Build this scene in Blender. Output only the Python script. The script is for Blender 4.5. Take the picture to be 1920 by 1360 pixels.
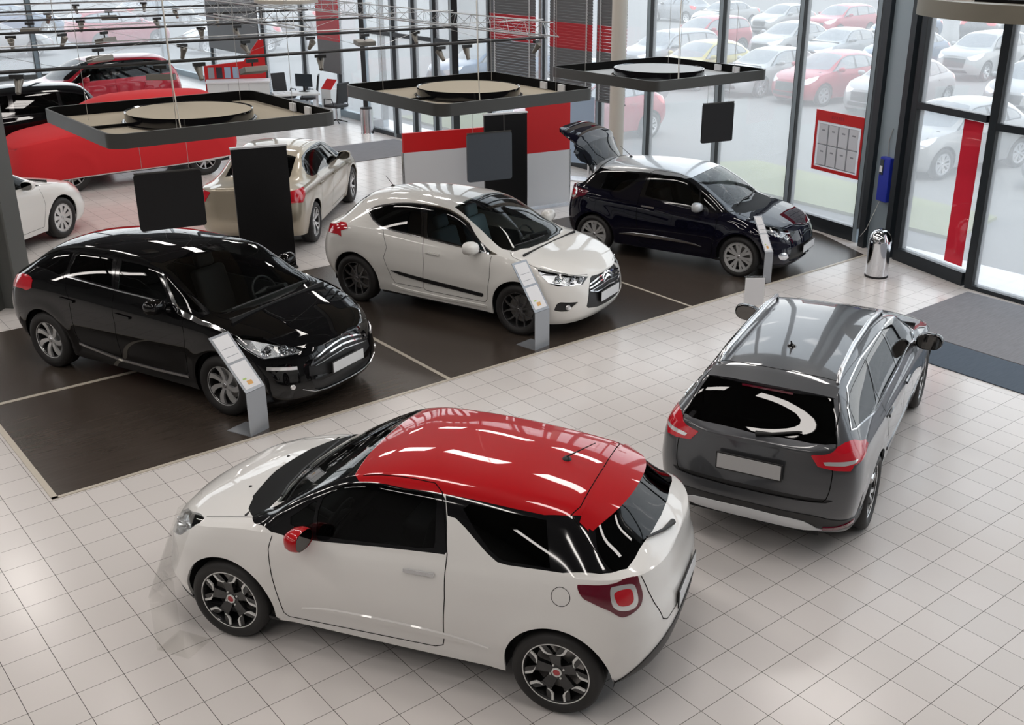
import bpy, bmesh, math, random
import numpy as np
from mathutils import Vector, Matrix

random.seed(7)
for _o in list(bpy.data.objects):
    bpy.data.objects.remove(_o, do_unlink=True)
SC = bpy.context.scene
COL = SC.collection
PI = math.pi

# ------------------------------------------------------------------ camera
CX, CY, FPX = 1046.85, 650.58, 1964.26
PITCH, ROLL, YAW = 0.3730, -0.0098, -0.7054
CAM = np.array([-1.865642, -9.191872, 4.752362])


def cam_axes():
    cp, sp = math.cos(PITCH), math.sin(PITCH)
    f = np.array([0, cp, -sp]); r = np.array([1.0, 0, 0]); d = np.array([0, -sp, -cp])
    r2 = math.cos(ROLL) * r + math.sin(ROLL) * d
    d2 = -math.sin(ROLL) * r + math.cos(ROLL) * d
    c, s = math.cos(YAW), math.sin(YAW)
    z = np.array([[c, -s, 0], [s, c, 0], [0, 0, 1.0]])
    return z @ r2, z @ d2, z @ f


CR, CD, CF = cam_axes()
cam_data = bpy.data.cameras.new('camera')
cam = bpy.data.objects.new('camera', cam_data)
COL.objects.link(cam)
cam.matrix_world = Matrix([[CR[0], -CD[0], -CF[0], CAM[0]],
                           [CR[1], -CD[1], -CF[1], CAM[1]],
                           [CR[2], -CD[2], -CF[2], CAM[2]],
                           [0, 0, 0, 1]])
cam_data.sensor_width = 36.0
cam_data.sensor_fit = 'HORIZONTAL'
cam_data.lens = 36.0 * FPX / 1920.0
cam_data.shift_x = (960.0 - CX) / 1920.0
cam_data.shift_y = (CY - 680.0) / 1920.0
cam_data.clip_start = 0.1
cam_data.clip_end = 400
SC.camera = cam

# ------------------------------------------------------------------ world, sun, exposure
W = bpy.data.worlds.new('sky')
SC.world = W
W.use_nodes = True
_wn = W.node_tree
_wn.nodes.clear()
_out = _wn.nodes.new('ShaderNodeOutputWorld')
_bg = _wn.nodes.new('ShaderNodeBackground')
_tc = _wn.nodes.new('ShaderNodeTexCoord')
_sep = _wn.nodes.new('ShaderNodeSeparateXYZ')
_ramp = _wn.nodes.new('ShaderNodeValToRGB')
_ramp.color_ramp.elements[0].position = 0.0
_ramp.color_ramp.elements[0].color = (1.0, 1.0, 0.99, 1)
_ramp.color_ramp.elements[1].position = 0.7
_ramp.color_ramp.elements[1].color = (0.74, 0.86, 1.0, 1)
_wn.links.new(_tc.outputs['Generated'], _sep.inputs[0])
_wn.links.new(_sep.outputs['Z'], _ramp.inputs['Fac'])
_wn.links.new(_ramp.outputs['Color'], _bg.inputs['Color'])
_wn.links.new(_bg.outputs['Background'], _out.inputs['Surface'])
_bg.inputs['Strength'].default_value = 2.9

sun_data = bpy.data.lights.new('sun', 'SUN')
sun_data.energy = 1.6
sun_data.angle = math.radians(8)
sun_data.color = (1.0, 0.96, 0.90)
sun = bpy.data.objects.new('sun', sun_data)
COL.objects.link(sun)
sun.rotation_euler = (math.radians(28), math.radians(10), math.radians(-60))

SC.view_settings.view_transform = 'Standard'
SC.view_settings.look = 'None'
SC.view_settings.gamma = 1.0
SC.view_settings.exposure = -0.22
SC.view_settings.use_curve_mapping = False
SC.cycles.transparent_max_bounces = 24


def area_light(name, loc, sx, sy, power, color=(1, 1, 1), rot=(0, 0, 0)):
    d = bpy.data.lights.new(name, 'AREA')
    d.shape = 'RECTANGLE'
    d.size, d.size_y = sx, sy
    d.energy = power
    d.color = color
    o = bpy.data.objects.new(name, d)
    COL.objects.link(o)
    o.location = loc
    o.rotation_euler = rot
    return o


# unseen fill lamps added in rows under the ceiling to brighten the showroom (each has its own body built with the ceiling)
CEIL_Z = 7.6
FILL_ROWS = []
for _ly in (-9.0, -5.0, -1.0, 3.0, 7.0, 11.0, 16.0):
    for _lx in (-9.0, -4.0, 1.5, 6.5, 11.0):  # leftmost column added to lift the car sides
        FILL_ROWS.append((_lx, _ly))
for _lx, _ly in FILL_ROWS:
    area_light('ceiling_fill_light', (_lx, _ly, CEIL_Z - 0.17), 0.55, 2.4, 62.0, (1.0, 0.94, 0.89))

# ------------------------------------------------------------------ materials
M = {}


def mat(name, color=(0.8, 0.8, 0.8), rough=0.5, metal=0.0, coat=0.0, emit=None, estr=0.0, spec=0.5, noise=None):
    m = bpy.data.materials.new(name)
    m.use_nodes = True
    nt = m.node_tree
    b = nt.nodes['Principled BSDF']
    b.inputs['Base Color'].default_value = (*color, 1)
    b.inputs['Roughness'].default_value = rough
    b.inputs['Metallic'].default_value = metal
    b.inputs['Coat Weight'].default_value = coat
    b.inputs['Coat Roughness'].default_value = 0.02
    b.inputs['Specular IOR Level'].default_value = spec
    if emit:
        b.inputs['Emission Color'].default_value = (*emit, 1)
        b.inputs['Emission Strength'].default_value = estr
    if noise:
        amt, scale = noise
        tc = nt.nodes.new('ShaderNodeTexCoord')
        nz = nt.nodes.new('ShaderNodeTexNoise')
        nz.inputs['Scale'].default_value = scale
        nz.inputs['Detail'].default_value = 3
        hsv = nt.nodes.new('ShaderNodeMixRGB')
        hsv.inputs['Color1'].default_value = (*[c * (1 - amt) for c in color], 1)
        hsv.inputs['Color2'].default_value = (*[min(1, c * (1 + amt)) for c in color], 1)
        nt.links.new(tc.outputs['Object'], nz.inputs['Vector'])
        nt.links.new(nz.outputs['Fac'], hsv.inputs['Fac'])
        nt.links.new(hsv.outputs['Color'], b.inputs['Base Color'])
    M[name] = m
    return m


def glass(name, tint, rough=0.0, f0=0.045, veil=0.0, veilcol=(1, 1, 1)):
    """Thin glass: tinted see-through with a fresnel mirror coat, optionally a translucent veil."""
    m = bpy.data.materials.new(name)
    m.use_nodes = True
    nt = m.node_tree
    nt.nodes.clear()
    out = nt.nodes.new('ShaderNodeOutputMaterial')
    tr = nt.nodes.new('ShaderNodeBsdfTransparent')
    tr.inputs['Color'].default_value = (*tint, 1)
    gl = nt.nodes.new('ShaderNodeBsdfGlossy')
    gl.inputs['Roughness'].default_value = rough
    lw = nt.nodes.new('ShaderNodeLayerWeight')
    lw.inputs['Blend'].default_value = 0.5
    pw = nt.nodes.new('ShaderNodeMath')
    pw.operation = 'POWER'
    pw.inputs[1].default_value = 5.0
    nt.links.new(lw.outputs['Facing'], pw.inputs[0])
    fr = nt.nodes.new('ShaderNodeMath')
    fr.operation = 'MULTIPLY_ADD'
    fr.inputs[1].default_value = 1.0 - f0
    fr.inputs[2].default_value = f0
    nt.links.new(pw.outputs[0], fr.inputs[0])
    mx = nt.nodes.new('ShaderNodeMixShader')
    nt.links.new(fr.outputs[0], mx.inputs[0])
    src = tr.outputs[0]
    if veil > 0:
        df = nt.nodes.new('ShaderNodeBsdfTranslucent')
        df.inputs['Color'].default_value = (*veilcol, 1)
        mv = nt.nodes.new('ShaderNodeMixShader')
        mv.inputs[0].default_value = veil
        nt.links.new(tr.outputs[0], mv.inputs[1])
        nt.links.new(df.outputs[0], mv.inputs[2])
        src = mv.outputs[0]
    nt.links.new(src, mx.inputs[1])
    nt.links.new(gl.outputs[0], mx.inputs[2])
    nt.links.new(mx.outputs[0], out.inputs['Surface'])
    M[name] = m
    return m


def paint(name, color, metal=0.0, rough=0.35, flake=0.0, spec=0.3):
    m = mat(name, color, rough, metal, coat=1.0, spec=spec)
    if flake > 0:
        nt = m.node_tree
        b = nt.nodes['Principled BSDF']
        tc = nt.nodes.new('ShaderNodeTexCoord')
        nz = nt.nodes.new('ShaderNodeTexNoise')
        nz.inputs['Scale'].default_value = 900
        mr = nt.nodes.new('ShaderNodeMapRange')
        mr.inputs['To Min'].default_value = max(0.0, rough - flake)
        mr.inputs['To Max'].default_value = rough + flake
        nt.links.new(tc.outputs['Object'], nz.inputs['Vector'])
        nt.links.new(nz.outputs['Fac'], mr.inputs['Value'])
        nt.links.new(mr.outputs[0], b.inputs['Roughness'])
    return m


paint('paint_white', (0.84, 0.83, 0.81))
paint('paint_pearl', (0.82, 0.81, 0.78))
paint('paint_red', (0.44, 0.004, 0.008), spec=0.1)
paint('paint_black', (0.003, 0.003, 0.0035), spec=0.0)
paint('paint_midnight', (0.004, 0.004, 0.012), spec=0.0)
paint('paint_graphite', (0.075, 0.078, 0.085), metal=0.6, rough=0.35, flake=0.1)
paint('paint_gold', (0.40, 0.35, 0.27), metal=0.65, rough=0.36, flake=0.1)
paint('paint_cherry', (0.42, 0.012, 0.03), metal=0.1)
paint('paint_pale_greyed', (0.27, 0.27, 0.27), spec=0.1)  # pale and off-white parked cars: overexposed wash put in by greying white paint
paint('paint_white_greyed', (0.29, 0.29, 0.285), spec=0.1)
paint('paint_silver', (0.62, 0.64, 0.66), metal=0.4)
paint('paint_pewter', (0.21, 0.22, 0.23), spec=0.1)
paint('paint_yellow', (0.33, 0.27, 0.04), spec=0.1)
paint('paint_rose', (0.32, 0.022, 0.04), spec=0.1)
paint('paint_blue', (0.09, 0.14, 0.22), spec=0.1)
mat('gloss_black', (0.006, 0.006, 0.007), 0.08, coat=0.5)
mat('trim_black', (0.012, 0.012, 0.013), 0.45)
mat('cowl_black', (0.005, 0.005, 0.005), 0.6, spec=0.15)
mat('rubber', (0.014, 0.014, 0.015), 0.72)
mat('gap', (0.004, 0.004, 0.004), 0.9, spec=0.1)
mat('tyre', (0.017, 0.016, 0.016), 0.62)
mat('chrome', (0.80, 0.81, 0.83), 0.08, metal=1.0)
mat('mirror_dark', (0.15, 0.145, 0.14), 0.04, metal=1.0)
mat('rim_shade', (0.02, 0.02, 0.021), 0.5, metal=0.3)
mat('satin_chrome', (0.70, 0.71, 0.73), 0.25, metal=1.0)
mat('alloy', (0.74, 0.75, 0.76), 0.25, metal=0.65)
mat('alloy_dark', (0.26, 0.26, 0.27), 0.22, metal=0.85)
mat('alloy_black', (0.010, 0.010, 0.011), 0.22, coat=0.6)
mat('accent_white', (0.80, 0.80, 0.78), 0.35)
mat('brake', (0.35, 0.34, 0.33), 0.4, metal=0.8)
mat('cap_red', (0.45, 0.03, 0.04), 0.3, coat=0.5)
mat('lamp_red', (0.55, 0.008, 0.02), 0.10, coat=1.0)
mat('lamp_darkred', (0.13, 0.006, 0.02), 0.08, coat=1.0)
mat('lamp_white', (0.85, 0.85, 0.86), 0.12, metal=0.6)
mat('lamp_amber', (0.75, 0.28, 0.02), 0.2)
mat('plate_white', (0.72, 0.74, 0.76), 0.35)
mat('plate_grey', (0.42, 0.42, 0.42), 0.4)
mat('cabin', (0.012, 0.012, 0.013), 0.7)
mat('seat_black', (0.02, 0.02, 0.022), 0.65)
mat('seat_blue', (0.22, 0.33, 0.40), 0.7)
mat('seat_maroon', (0.10, 0.01, 0.02), 0.7)
mat('headliner', (0.20, 0.20, 0.20), 0.9)
glass('glass_clear', (0.62, 0.66, 0.65))
glass('glass_dark', (0.13, 0.14, 0.14))
glass('glass_privacy', (0.025, 0.025, 0.028))
glass('glass_side', (0.10, 0.11, 0.115), f0=0.16)
glass('lens_clear', (0.90, 0.92, 0.93))

# ------------------------------------------------------------------ mesh helpers


class MB:
    """Collects shapes; build() links them as one mesh object."""

    def __init__(self):
        self.v, self.f, self.mi = [], [], []
        self.cur = 0

    def add(self, vs, fs):
        n = len(self.v)
        self.v += [tuple(map(float, p)) for p in vs]
        for f in fs:
            self.f.append([i + n for i in f])
            self.mi.append(self.cur)
        return self

    def box(self, c, s, rz=0.0, rx=0.0, ry=0.0):
        hx, hy, hz = s[0] / 2, s[1] / 2, s[2] / 2
        vs = [Vector((x, y, z)) for x in (-hx, hx) for y in (-hy, hy) for z in (-hz, hz)]
        if rz or rx or ry:
            R = Matrix.Rotation(rz, 3, 'Z') @ Matrix.Rotation(ry, 3, 'Y') @ Matrix.Rotation(rx, 3, 'X')
            vs = [R @ v for v in vs]
        vs = [(v[0] + c[0], v[1] + c[1], v[2] + c[2]) for v in vs]
        return self.add(vs, [(0, 1, 3, 2), (4, 6, 7, 5), (0, 4, 5, 1), (2, 3, 7, 6), (0, 2, 6, 4), (1, 5, 7, 3)])

    def box2(self, a, b):
        return self.box([(a[i] + b[i]) / 2 for i in range(3)], [abs(b[i] - a[i]) for i in range(3)])

    def prism(self, poly, z0, z1):
        n = len(poly)
        vs = [(x, y, z0) for x, y in poly] + [(x, y, z1) for x, y in poly]
        fs = [list(range(n))[::-1], list(range(n, 2 * n))]
        fs += [(i, (i + 1) % n, n + (i + 1) % n, n + i) for i in range(n)]
        return self.add(vs, fs)

    def extrude(self, poly3, d):
        """closed planar 3-D polygon extruded by vector d"""
        n = len(poly3)
        vs = [tuple(p) for p in poly3] + [(p[0] + d[0], p[1] + d[1], p[2] + d[2]) for p in poly3]
        fs = [list(range(n))[::-1], list(range(n, 2 * n))]
        fs += [(i, (i + 1) % n, n + (i + 1) % n, n + i) for i in range(n)]
        return self.add(vs, fs)

    def tube(self, path, r, n=8, caps=True):
        P = [Vector(p) for p in path]
        rs = r if isinstance(r, (list, tuple)) else [r] * len(P)
        up = Vector((0, 0, 1))
        rings = []
        prev = None
        for i, p in enumerate(P):
            if i == 0:
                t = P[1] - P[0]
            elif i == len(P) - 1:
                t = P[-1] - P[-2]
            else:
                t = (P[i + 1] - P[i]).normalized() + (P[i] - P[i - 1]).normalized()
            if t.length < 1e-9:
                t = P[min(i + 1, len(P) - 1)] - P[max(i - 1, 0)]
            t.normalize()
            a = prev if prev is not None else (up if abs(t.z) < 0.9 else Vector((1, 0, 0)))
            a = (a - t * a.dot(t))
            if a.length < 1e-6:
                a = t.orthogonal()
            a.normalize()
            prev = a
            b = t.cross(a)
            rings.append([p + (a * math.cos(2 * PI * k / n) + b * math.sin(2 * PI * k / n)) * rs[i] for k in range(n)])
        vs = [q for ring in rings for q in ring]
        fs = []
        for i in range(len(P) - 1):
            for k in range(n):
                fs.append((i * n + k, i * n + (k + 1) % n, (i + 1) * n + (k + 1) % n, (i + 1) * n + k))
        if caps:
            fs.append(list(range(n))[::-1])
            fs.append([(len(P) - 1) * n + k for k in range(n)])
        return self.add(vs, fs)

    def lathe(self, prof, n=32, c=(0, 0, 0), axis='Z', closed=False):
        """prof: list of (radius, height)"""
        vs, fs = [], []
        m = len(prof)
        for k in range(n):
            a = 2 * PI * k / n
            for r, h in prof:
                if axis == 'Z':
                    q = (c[0] + r * math.cos(a), c[1] + r * math.sin(a), c[2] + h)
                elif axis == 'Y':
                    q = (c[0] + r * math.cos(a), c[1] + h, c[2] + r * math.sin(a))
                else:
                    q = (c[0] + h, c[1] + r * math.cos(a), c[2] + r * math.sin(a))
                vs.append(q)
        mm = m if closed else m - 1
        for k in range(n):
            for j in range(mm):
                fs.append((k * m + j, ((k + 1) % n) * m + j, ((k + 1) % n) * m + (j + 1) % m, k * m + (j + 1) % m))
        return self.add(vs, fs)

    def build(self, name, m=None, parent=None, loc=None, rot=None, smooth=None, bevel=0.0, fixn=True):
        me = bpy.data.meshes.new(name)
        me.from_pydata(self.v, [], self.f)
        ms = m if isinstance(m, (list, tuple)) else [m]
        for q in ms:
            if q is not None:
                me.materials.append(M[q] if isinstance(q, str) else q)
        if len(ms) > 1:
            me.polygons.foreach_set('material_index', self.mi)
        if fixn:
            bm = bmesh.new()
            bm.from_mesh(me)
            bmesh.ops.remove_doubles(bm, verts=bm.verts, dist=1e-5)
            bmesh.ops.recalc_face_normals(bm, faces=bm.faces)
            if bevel > 0:
                es = [e for e in bm.edges if len(e.link_faces) == 2 and e.calc_face_angle(0) > 0.6]
                bmesh.ops.bevel(bm, geom=es, offset=bevel, segments=2, profile=0.5, affect='EDGES', clamp_overlap=True)
            bm.to_mesh(me)
            bm.free()
        o = bpy.data.objects.new(name, me)
        COL.objects.link(o)
        if parent is not None:
            o.parent = parent
        if loc is not None:
            o.location = loc
        if rot is not None:
            o.rotation_euler = rot
        if smooth is not None:
            me.polygons.foreach_set('use_smooth', [True] * len(me.polygons))
            me.set_sharp_from_angle(angle=math.radians(smooth))
        me.update()
        return o


def tag(o, label=None, cat=None, group=None, kind=None):
    if label:
        o['label'] = label
    if cat:
        o['category'] = cat
    if group:
        o['group'] = group
    if kind:
        o['kind'] = kind
    return o


def empty(name, loc=(0, 0, 0), rz=0.0):
    o = bpy.data.objects.new(name, None)
    o.empty_display_size = 0.2
    COL.objects.link(o)
    o.location = loc
    o.rotation_euler = (0, 0, rz)
    return o


def copy_tree(o, parent=None):
    c = o.copy()
    COL.objects.link(c)
    c.parent = parent
    for ch in list(o.children):
        copy_tree(ch, c)
    return c


def rrect(w, h, r, n=6, cx=0.0, cy=0.0):
    """rounded rectangle outline"""
    out = []
    for sx, sy, a0 in ((1, 1, 0), (-1, 1, 90), (-1, -1, 180), (1, -1, 270)):
        for k in range(n + 1):
            a = math.radians(a0 + 90.0 * k / n)
            out.append((cx + sx * (w / 2 - r) + r * math.cos(a), cy + sy * (h / 2 - r) + r * math.sin(a)))
    return out


def at(px, py, z=0.0):
    """point of the place at height z that the photograph shows at pixel (px, py)"""
    d = ((px - CX) / FPX) * CR + ((py - CY) / FPX) * CD + CF
    t = (z - CAM[2]) / d[2]
    return CAM + t * d


def backlit(name, col, f=.5):
    """thin sheet that daylight shines through"""
    m = bpy.data.materials.new(name)
    m.use_nodes = True
    nt = m.node_tree
    nt.nodes.clear()
    out = nt.nodes.new('ShaderNodeOutputMaterial')
    d = nt.nodes.new('ShaderNodeBsdfDiffuse')
    t = nt.nodes.new('ShaderNodeBsdfTranslucent')
    for q in (d, t):
        q.inputs['Color'].default_value = (*col, 1)
    mx = nt.nodes.new('ShaderNodeMixShader')
    mx.inputs[0].default_value = f
    nt.links.new(d.outputs[0], mx.inputs[1])
    nt.links.new(t.outputs[0], mx.inputs[2])
    nt.links.new(mx.outputs[0], out.inputs['Surface'])
    M[name] = m
    return m


backlit('paper_thin', (.85, .85, .87))
glass('glass_sky_glare', (0.30, 0.34, 0.36), f0=0.30)  # reflectance and tint raised to imitate overexposed sky in parked-car windows

# ------------------------------------------------------------------ floor, carpet, shell


def tile_mat():
    m = mat('floor_tile', (0.62, 0.59, 0.57), 0.22)
    nt = m.node_tree
    b = nt.nodes['Principled BSDF']
    tc = nt.nodes.new('ShaderNodeTexCoord')
    br = nt.nodes.new('ShaderNodeTexBrick')
    br.offset = 0.0
    br.squash = 1.0
    br.inputs['Scale'].default_value = 1.0
    br.inputs['Brick Width'].default_value = 0.31
    br.inputs['Row Height'].default_value = 0.31
    br.inputs['Mortar Size'].default_value = 0.0022
    br.inputs['Mortar Smooth'].default_value = 0.1
    br.inputs['Bias'].default_value = 0
    br.inputs['Color1'].default_value = (0.70, 0.665, 0.645, 1)
    br.inputs['Color2'].default_value = (0.66, 0.63, 0.61, 1)
    br.inputs['Mortar'].default_value = (0.035, 0.028, 0.024, 1)
    nt.links.new(tc.outputs['Object'], br.inputs['Vector'])
    nt.links.new(br.outputs['Color'], b.inputs['Base Color'])
    mr = nt.nodes.new('ShaderNodeMapRange')
    mr.inputs['To Min'].default_value = 0.20
    mr.inputs['To Max'].default_value = 0.7
    nt.links.new(br.outputs['Fac'], mr.inputs['Value'])
    nt.links.new(mr.outputs[0], b.inputs['Roughness'])
    return m


def laminate_mat(name, c1, c2, rough=.27, sc=(1.2, 14, 1)):
    m = mat(name, c1, rough)
    nt = m.node_tree
    b = nt.nodes['Principled BSDF']
    tc = nt.nodes.new('ShaderNodeTexCoord')
    mp = nt.nodes.new('ShaderNodeMapping')
    mp.inputs['Scale'].default_value = sc
    nz = nt.nodes.new('ShaderNodeTexNoise')
    nz.inputs['Scale'].default_value = 1.6
    nz.inputs['Detail'].default_value = 6
    mx = nt.nodes.new('ShaderNodeMixRGB')
    mx.inputs['Color1'].default_value = (*c1, 1)
    mx.inputs['Color2'].default_value = (*c2, 1)
    nt.links.new(tc.outputs['Object'], mp.inputs['Vector'])
    nt.links.new(mp.outputs[0], nz.inputs['Vector'])
    nt.links.new(nz.outputs['Fac'], mx.inputs['Fac'])
    nt.links.new(mx.outputs[0], b.inputs['Base Color'])
    return m


tile_mat()
laminate_mat('laminate', (0.040, 0.031, 0.025), (0.076, 0.060, 0.049))
laminate_mat('mat_grey', (0.15, 0.15, 0.16), (0.26, 0.26, 0.28), .85, (3, 30, 1))
laminate_mat('mat_blue', (0.045, 0.065, 0.09), (0.08, 0.105, 0.14), .8, (3, 30, 1))
mat('trim_beige', (0.55, 0.50, 0.42), 0.35)
mat('frame_dark', (0.018, 0.024, 0.030), 0.35, metal=0.2)
mat('frame_blue', (0.27, 0.33, 0.37), 0.4, metal=0.1)
mat('gasket', (0.01, 0.012, 0.014), 0.6)
mat('steel_grey', (0.105, 0.110, 0.105), 0.5)
mat('ceiling_grey', (0.10, 0.10, 0.10), 0.8)
mat('wall_white', (0.17, 0.168, 0.165), 0.8)
mat('asphalt', (0.205, 0.20, 0.192), 0.95, spec=0.2, noise=(.06, .4))
mat('grass', (0.235, 0.245, 0.13), 0.95, noise=(.18, 1.2))
mat('blind_grey', (0.125, 0.13, 0.135), 0.55)
mat('blind_red', (0.42, 0.012, 0.022), 0.45)
mat('column_beige', (0.50, 0.47, 0.42), 0.45)
glass('pane', (0.97, 0.98, 0.98), veil=0.19)  # veil puts the glare of the overexposed outdoors into the glass
mat('fill_lamp_diffuser', (0.9, 0.9, 0.9), 0.5, emit=(1.0, 0.95, 0.9), estr=3.0)

st = tag(MB().box2((-14, -16, -.2), (13.5, 31, 0)).build('floor', 'floor_tile'), kind='structure')
tag(MB().box2((-14, -16, CEIL_Z), (13.8, 31, CEIL_Z + .15)).build('ceiling', 'ceiling_grey'), kind='structure')
tag(MB().box2((-14.2, -16, 0), (-14, 31, CEIL_Z)).build('wall_left', 'wall_white'), kind='structure')
tag(MB().box2((-14, -16.2, 0), (13.5, -16, CEIL_Z)).build('wall_back', 'wall_white'), kind='structure')
for x, y in FILL_ROWS:
    t = empty('ceiling_fill_lamp', (x, y, CEIL_Z))
    tag(t, 'long unseen fill light added high above the showroom floor', 'ceiling lamp', 'added fill lamps over the showroom')
    MB().box((0, 0, -.06), (.62, 2.5, .12)).build('fill_lamp_housing', 'wall_white', t)
    MB().box((0, 0, -.125), (.56, 2.42, .012)).build('fill_lamp_diffuser', 'fill_lamp_diffuser', t)

# the dark display platform with its strips
car_poly = [(.085, .06), (12.50, .06), (13.02, 1.30), (13.10, 4.9), (.085, 4.9)]
tag(MB().prism(car_poly, -.01, .006).build('floor_display_bays', 'laminate'), kind='structure')
mb = MB()
mb.box2((.03, .02, 0), (12.52, .06, .008))
tag(mb.build('trim_1', 'trim_beige'), kind='structure')
tag(MB().box2((.03, .02, 0), (.085, 4.9, .008)).build('trim_2', 'trim_beige'), kind='structure')
tag(MB().box2((.085, 2.50, .004), (2.6, 2.56, .009)).build('trim_3', 'trim_beige'), kind='structure')
tag(MB().box2((4.34, .06, .004), (4.39, 4.9, .009)).build('trim_4', 'trim_beige'), kind='structure')
tag(MB().box2((8.40, .06, .004), (8.44, 4.9, .009)).build('trim_5', 'trim_beige'), kind='structure')
tag(MB().prism([(9.95, -2.02), (12.03, -2.02), (12.03, -5.6), (9.95, -5.6)], 0, .014).build('entrance_mat', 'mat_grey'),
    'pale grey ribbed entrance mat by the glass door, right of the estate car', 'mat')
tag(MB().prism([(9.13, -2.02), (9.93, -2.02), (9.93, -5.6), (9.13, -5.6)], 0, .012).build('entrance_mat', 'mat_blue'),
    'dark blue strip of entrance mat along the tiled floor, by the grey mat', 'mat')
tag(MB().prism([(9.75, 11.6), (12.0, 11.6), (12.0, 13.5), (9.75, 13.5)], 0, .014).build('entrance_mat', 'mat_grey'),
    'grey mat inside the far glass entrance, beyond the white hatchback', 'mat')

# ------------------------------------------------------------------ glass facade
WIN = [0]


def window(p, q, zs=(0.0, 2.5, 5.0, CEIL_Z), rail=.22, post=.09, depth=.16, side='frame_dark', pane=True, posts='frame_blue'):
    """one bay of curtain wall between two floor points"""
    WIN[0] += 1
    p, q = Vector((*p, 0)), Vector((*q, 0))
    d = q - p
    L = d.length
    a = math.atan2(d.y, d.x)
    o = empty('window_%d' % WIN[0], p, a)
    tag(o, kind='structure')
    mb = MB()
    mp = MB().box2((-post / 2, -depth / 2, 0), (post / 2, depth / 2, CEIL_Z))
    mb.box2((post / 2, -depth / 2, 0), (L - post / 2, depth / 2, rail))
    for z in zs[1:-1]:
        mb.box2((post / 2, -depth / 2, z - .05), (L - post / 2, depth / 2, z + .05))
    f = mb.build('window_rail', side, o)
    mp.build('window_post', posts, o)
    MB().box2((-post / 2 - .012, -depth / 2, rail), (-post / 2, depth / 2 + .01, CEIL_Z)).build('gasket', 'gasket', o)
    MB().box2((post / 2, -depth / 2, rail), (post / 2 + .012, depth / 2, CEIL_Z)).build('gasket', 'gasket', o)
    if pane:
        MB().box2((post / 2, -.008, rail), (L - post / 2, .008, CEIL_Z)).build('window_pane', 'pane', o)
    return o


FAC = [(13.10, .62), (13.36, 2.31), (13.42, 4.16), (13.44, 6.04), (13.46, 7.52), (13.46, 9.02), (13.44, 9.40), (13.36, 11.2)]
for a, b in zip(FAC, FAC[1:]):
    window(a, b, zs=(0, CEIL_Z), rail=.24)
# far entrance lobby and the facade beyond it
window((13.36, 11.25), (12.30, 11.2), zs=(0, 2.5, CEIL_Z))
for y0, y1 in ((11.2, 11.95), (11.95, 12.85), (12.85, 13.75), (13.75, 15.1)):
    window((12.28, y0), (12.28, y1), zs=(0, 2.5, CEIL_Z), rail=.10, post=.10)
window((12.28, 15.2), (12.75, 15.3), zs=(0, 2.5, CEIL_Z))
for y0, y1 in ((15.3, 17.55), (17.55, 19.6), (19.6, 22.2), (22.2, 26.2), (26.2, 31.0)):
    window((12.85, y0), (12.85, y1), zs=(0, CEIL_Z), rail=.18, side='frame_blue')
xs = [13.0, 8.5, 4.5, .5, -4, -9, -14]
for x0, x1 in zip(xs, xs[1:]):
    window((x0, 31), (x1, 31), zs=(0, CEIL_Z), rail=.15, post=.14, side='steel_grey')
# right-hand entrance: lobby return and sliding doors
window((12.72, -.42), (12.30, -1.86), zs=(0, 2.44, CEIL_Z), rail=.20, post=.10, posts='frame_dark')
window((12.28, -1.92), (12.16, -3.6), zs=(0, 2.36, CEIL_Z), rail=.06, post=.10, posts='frame_dark')
window((12.16, -3.6), (12.0, -6.5), zs=(0, 2.36, CEIL_Z), rail=.06, post=.10, posts='frame_dark')
for y0, y1 in ((-6.5, -9.5), (-9.5, -12.5), (-12.5, -16)):
    window((12.0, y0), (12.0, y1), zs=(0, CEIL_Z), rail=.2)
mb = MB()
mb.box2((12.30, -2.00, 2.44), (12.36, -1.80, CEIL_Z))
tag(mb.build('trim_6', 'frame_dark'), kind='structure')
# steel column in the corner between facade and entrance
o = empty('steel_column', (12.92, .02, 0), math.radians(72))
tag(o, 'dark blue-grey steel corner column behind the chrome bin', 'column')
MB().box2((-.36, -.05, 0), (-.24, .18, CEIL_Z)).build('column_flange', 'frame_dark', o)
MB().box2((-.24, .02, 0), (.26, .10, CEIL_Z)).build('column_web', 'frame_blue', o)
MB().box2((.26, -.05, 0), (.40, .18, CEIL_Z)).build('column_flange', 'frame_dark', o)
MB().box2((.05, -.02, 2.50), (.26, .02, 2.62)).build('column_bracket', 'wall_white', o)
# beige round column in front of the blinds
o = MB().lathe([(.001, 0), (.15, 0), (.15, CEIL_Z), (.001, CEIL_Z)], 32, c=(12.95, 6.45, 0)).build('round_column', 'column_beige', smooth=60)
tag(o, 'beige round column between the grey blinds and the big window', 'column')
o = MB().lathe([(.001, 0), (.04, 0), (.04, CEIL_Z), (.001, CEIL_Z)], 20, c=(13.15, 9.15, 0)).build('downpipe', 'satin_chrome', smooth=60)
tag(o, 'thin metal pipe between the two grey blinds with red bands', 'pipe')
# grey steel column at the left edge
o = empty('steel_column', (1.22, 5.77, 0), math.radians(48))
tag(o, 'grey steel column at the left edge of the floor behind the black car', 'column')
MB().box2((-.20, -.17, 0), (.20, -.145, CEIL_Z)).build('column_flange', 'steel_grey', o)
MB().box2((-.02, -.145, 0), (.02, .145, CEIL_Z)).build('column_web', 'steel_grey', o)
MB().box2((-.20, .145, 0), (.20, .17, CEIL_Z)).build('column_flange', 'steel_grey', o)


# ------------------------------------------------------------------ venetian blinds


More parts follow.
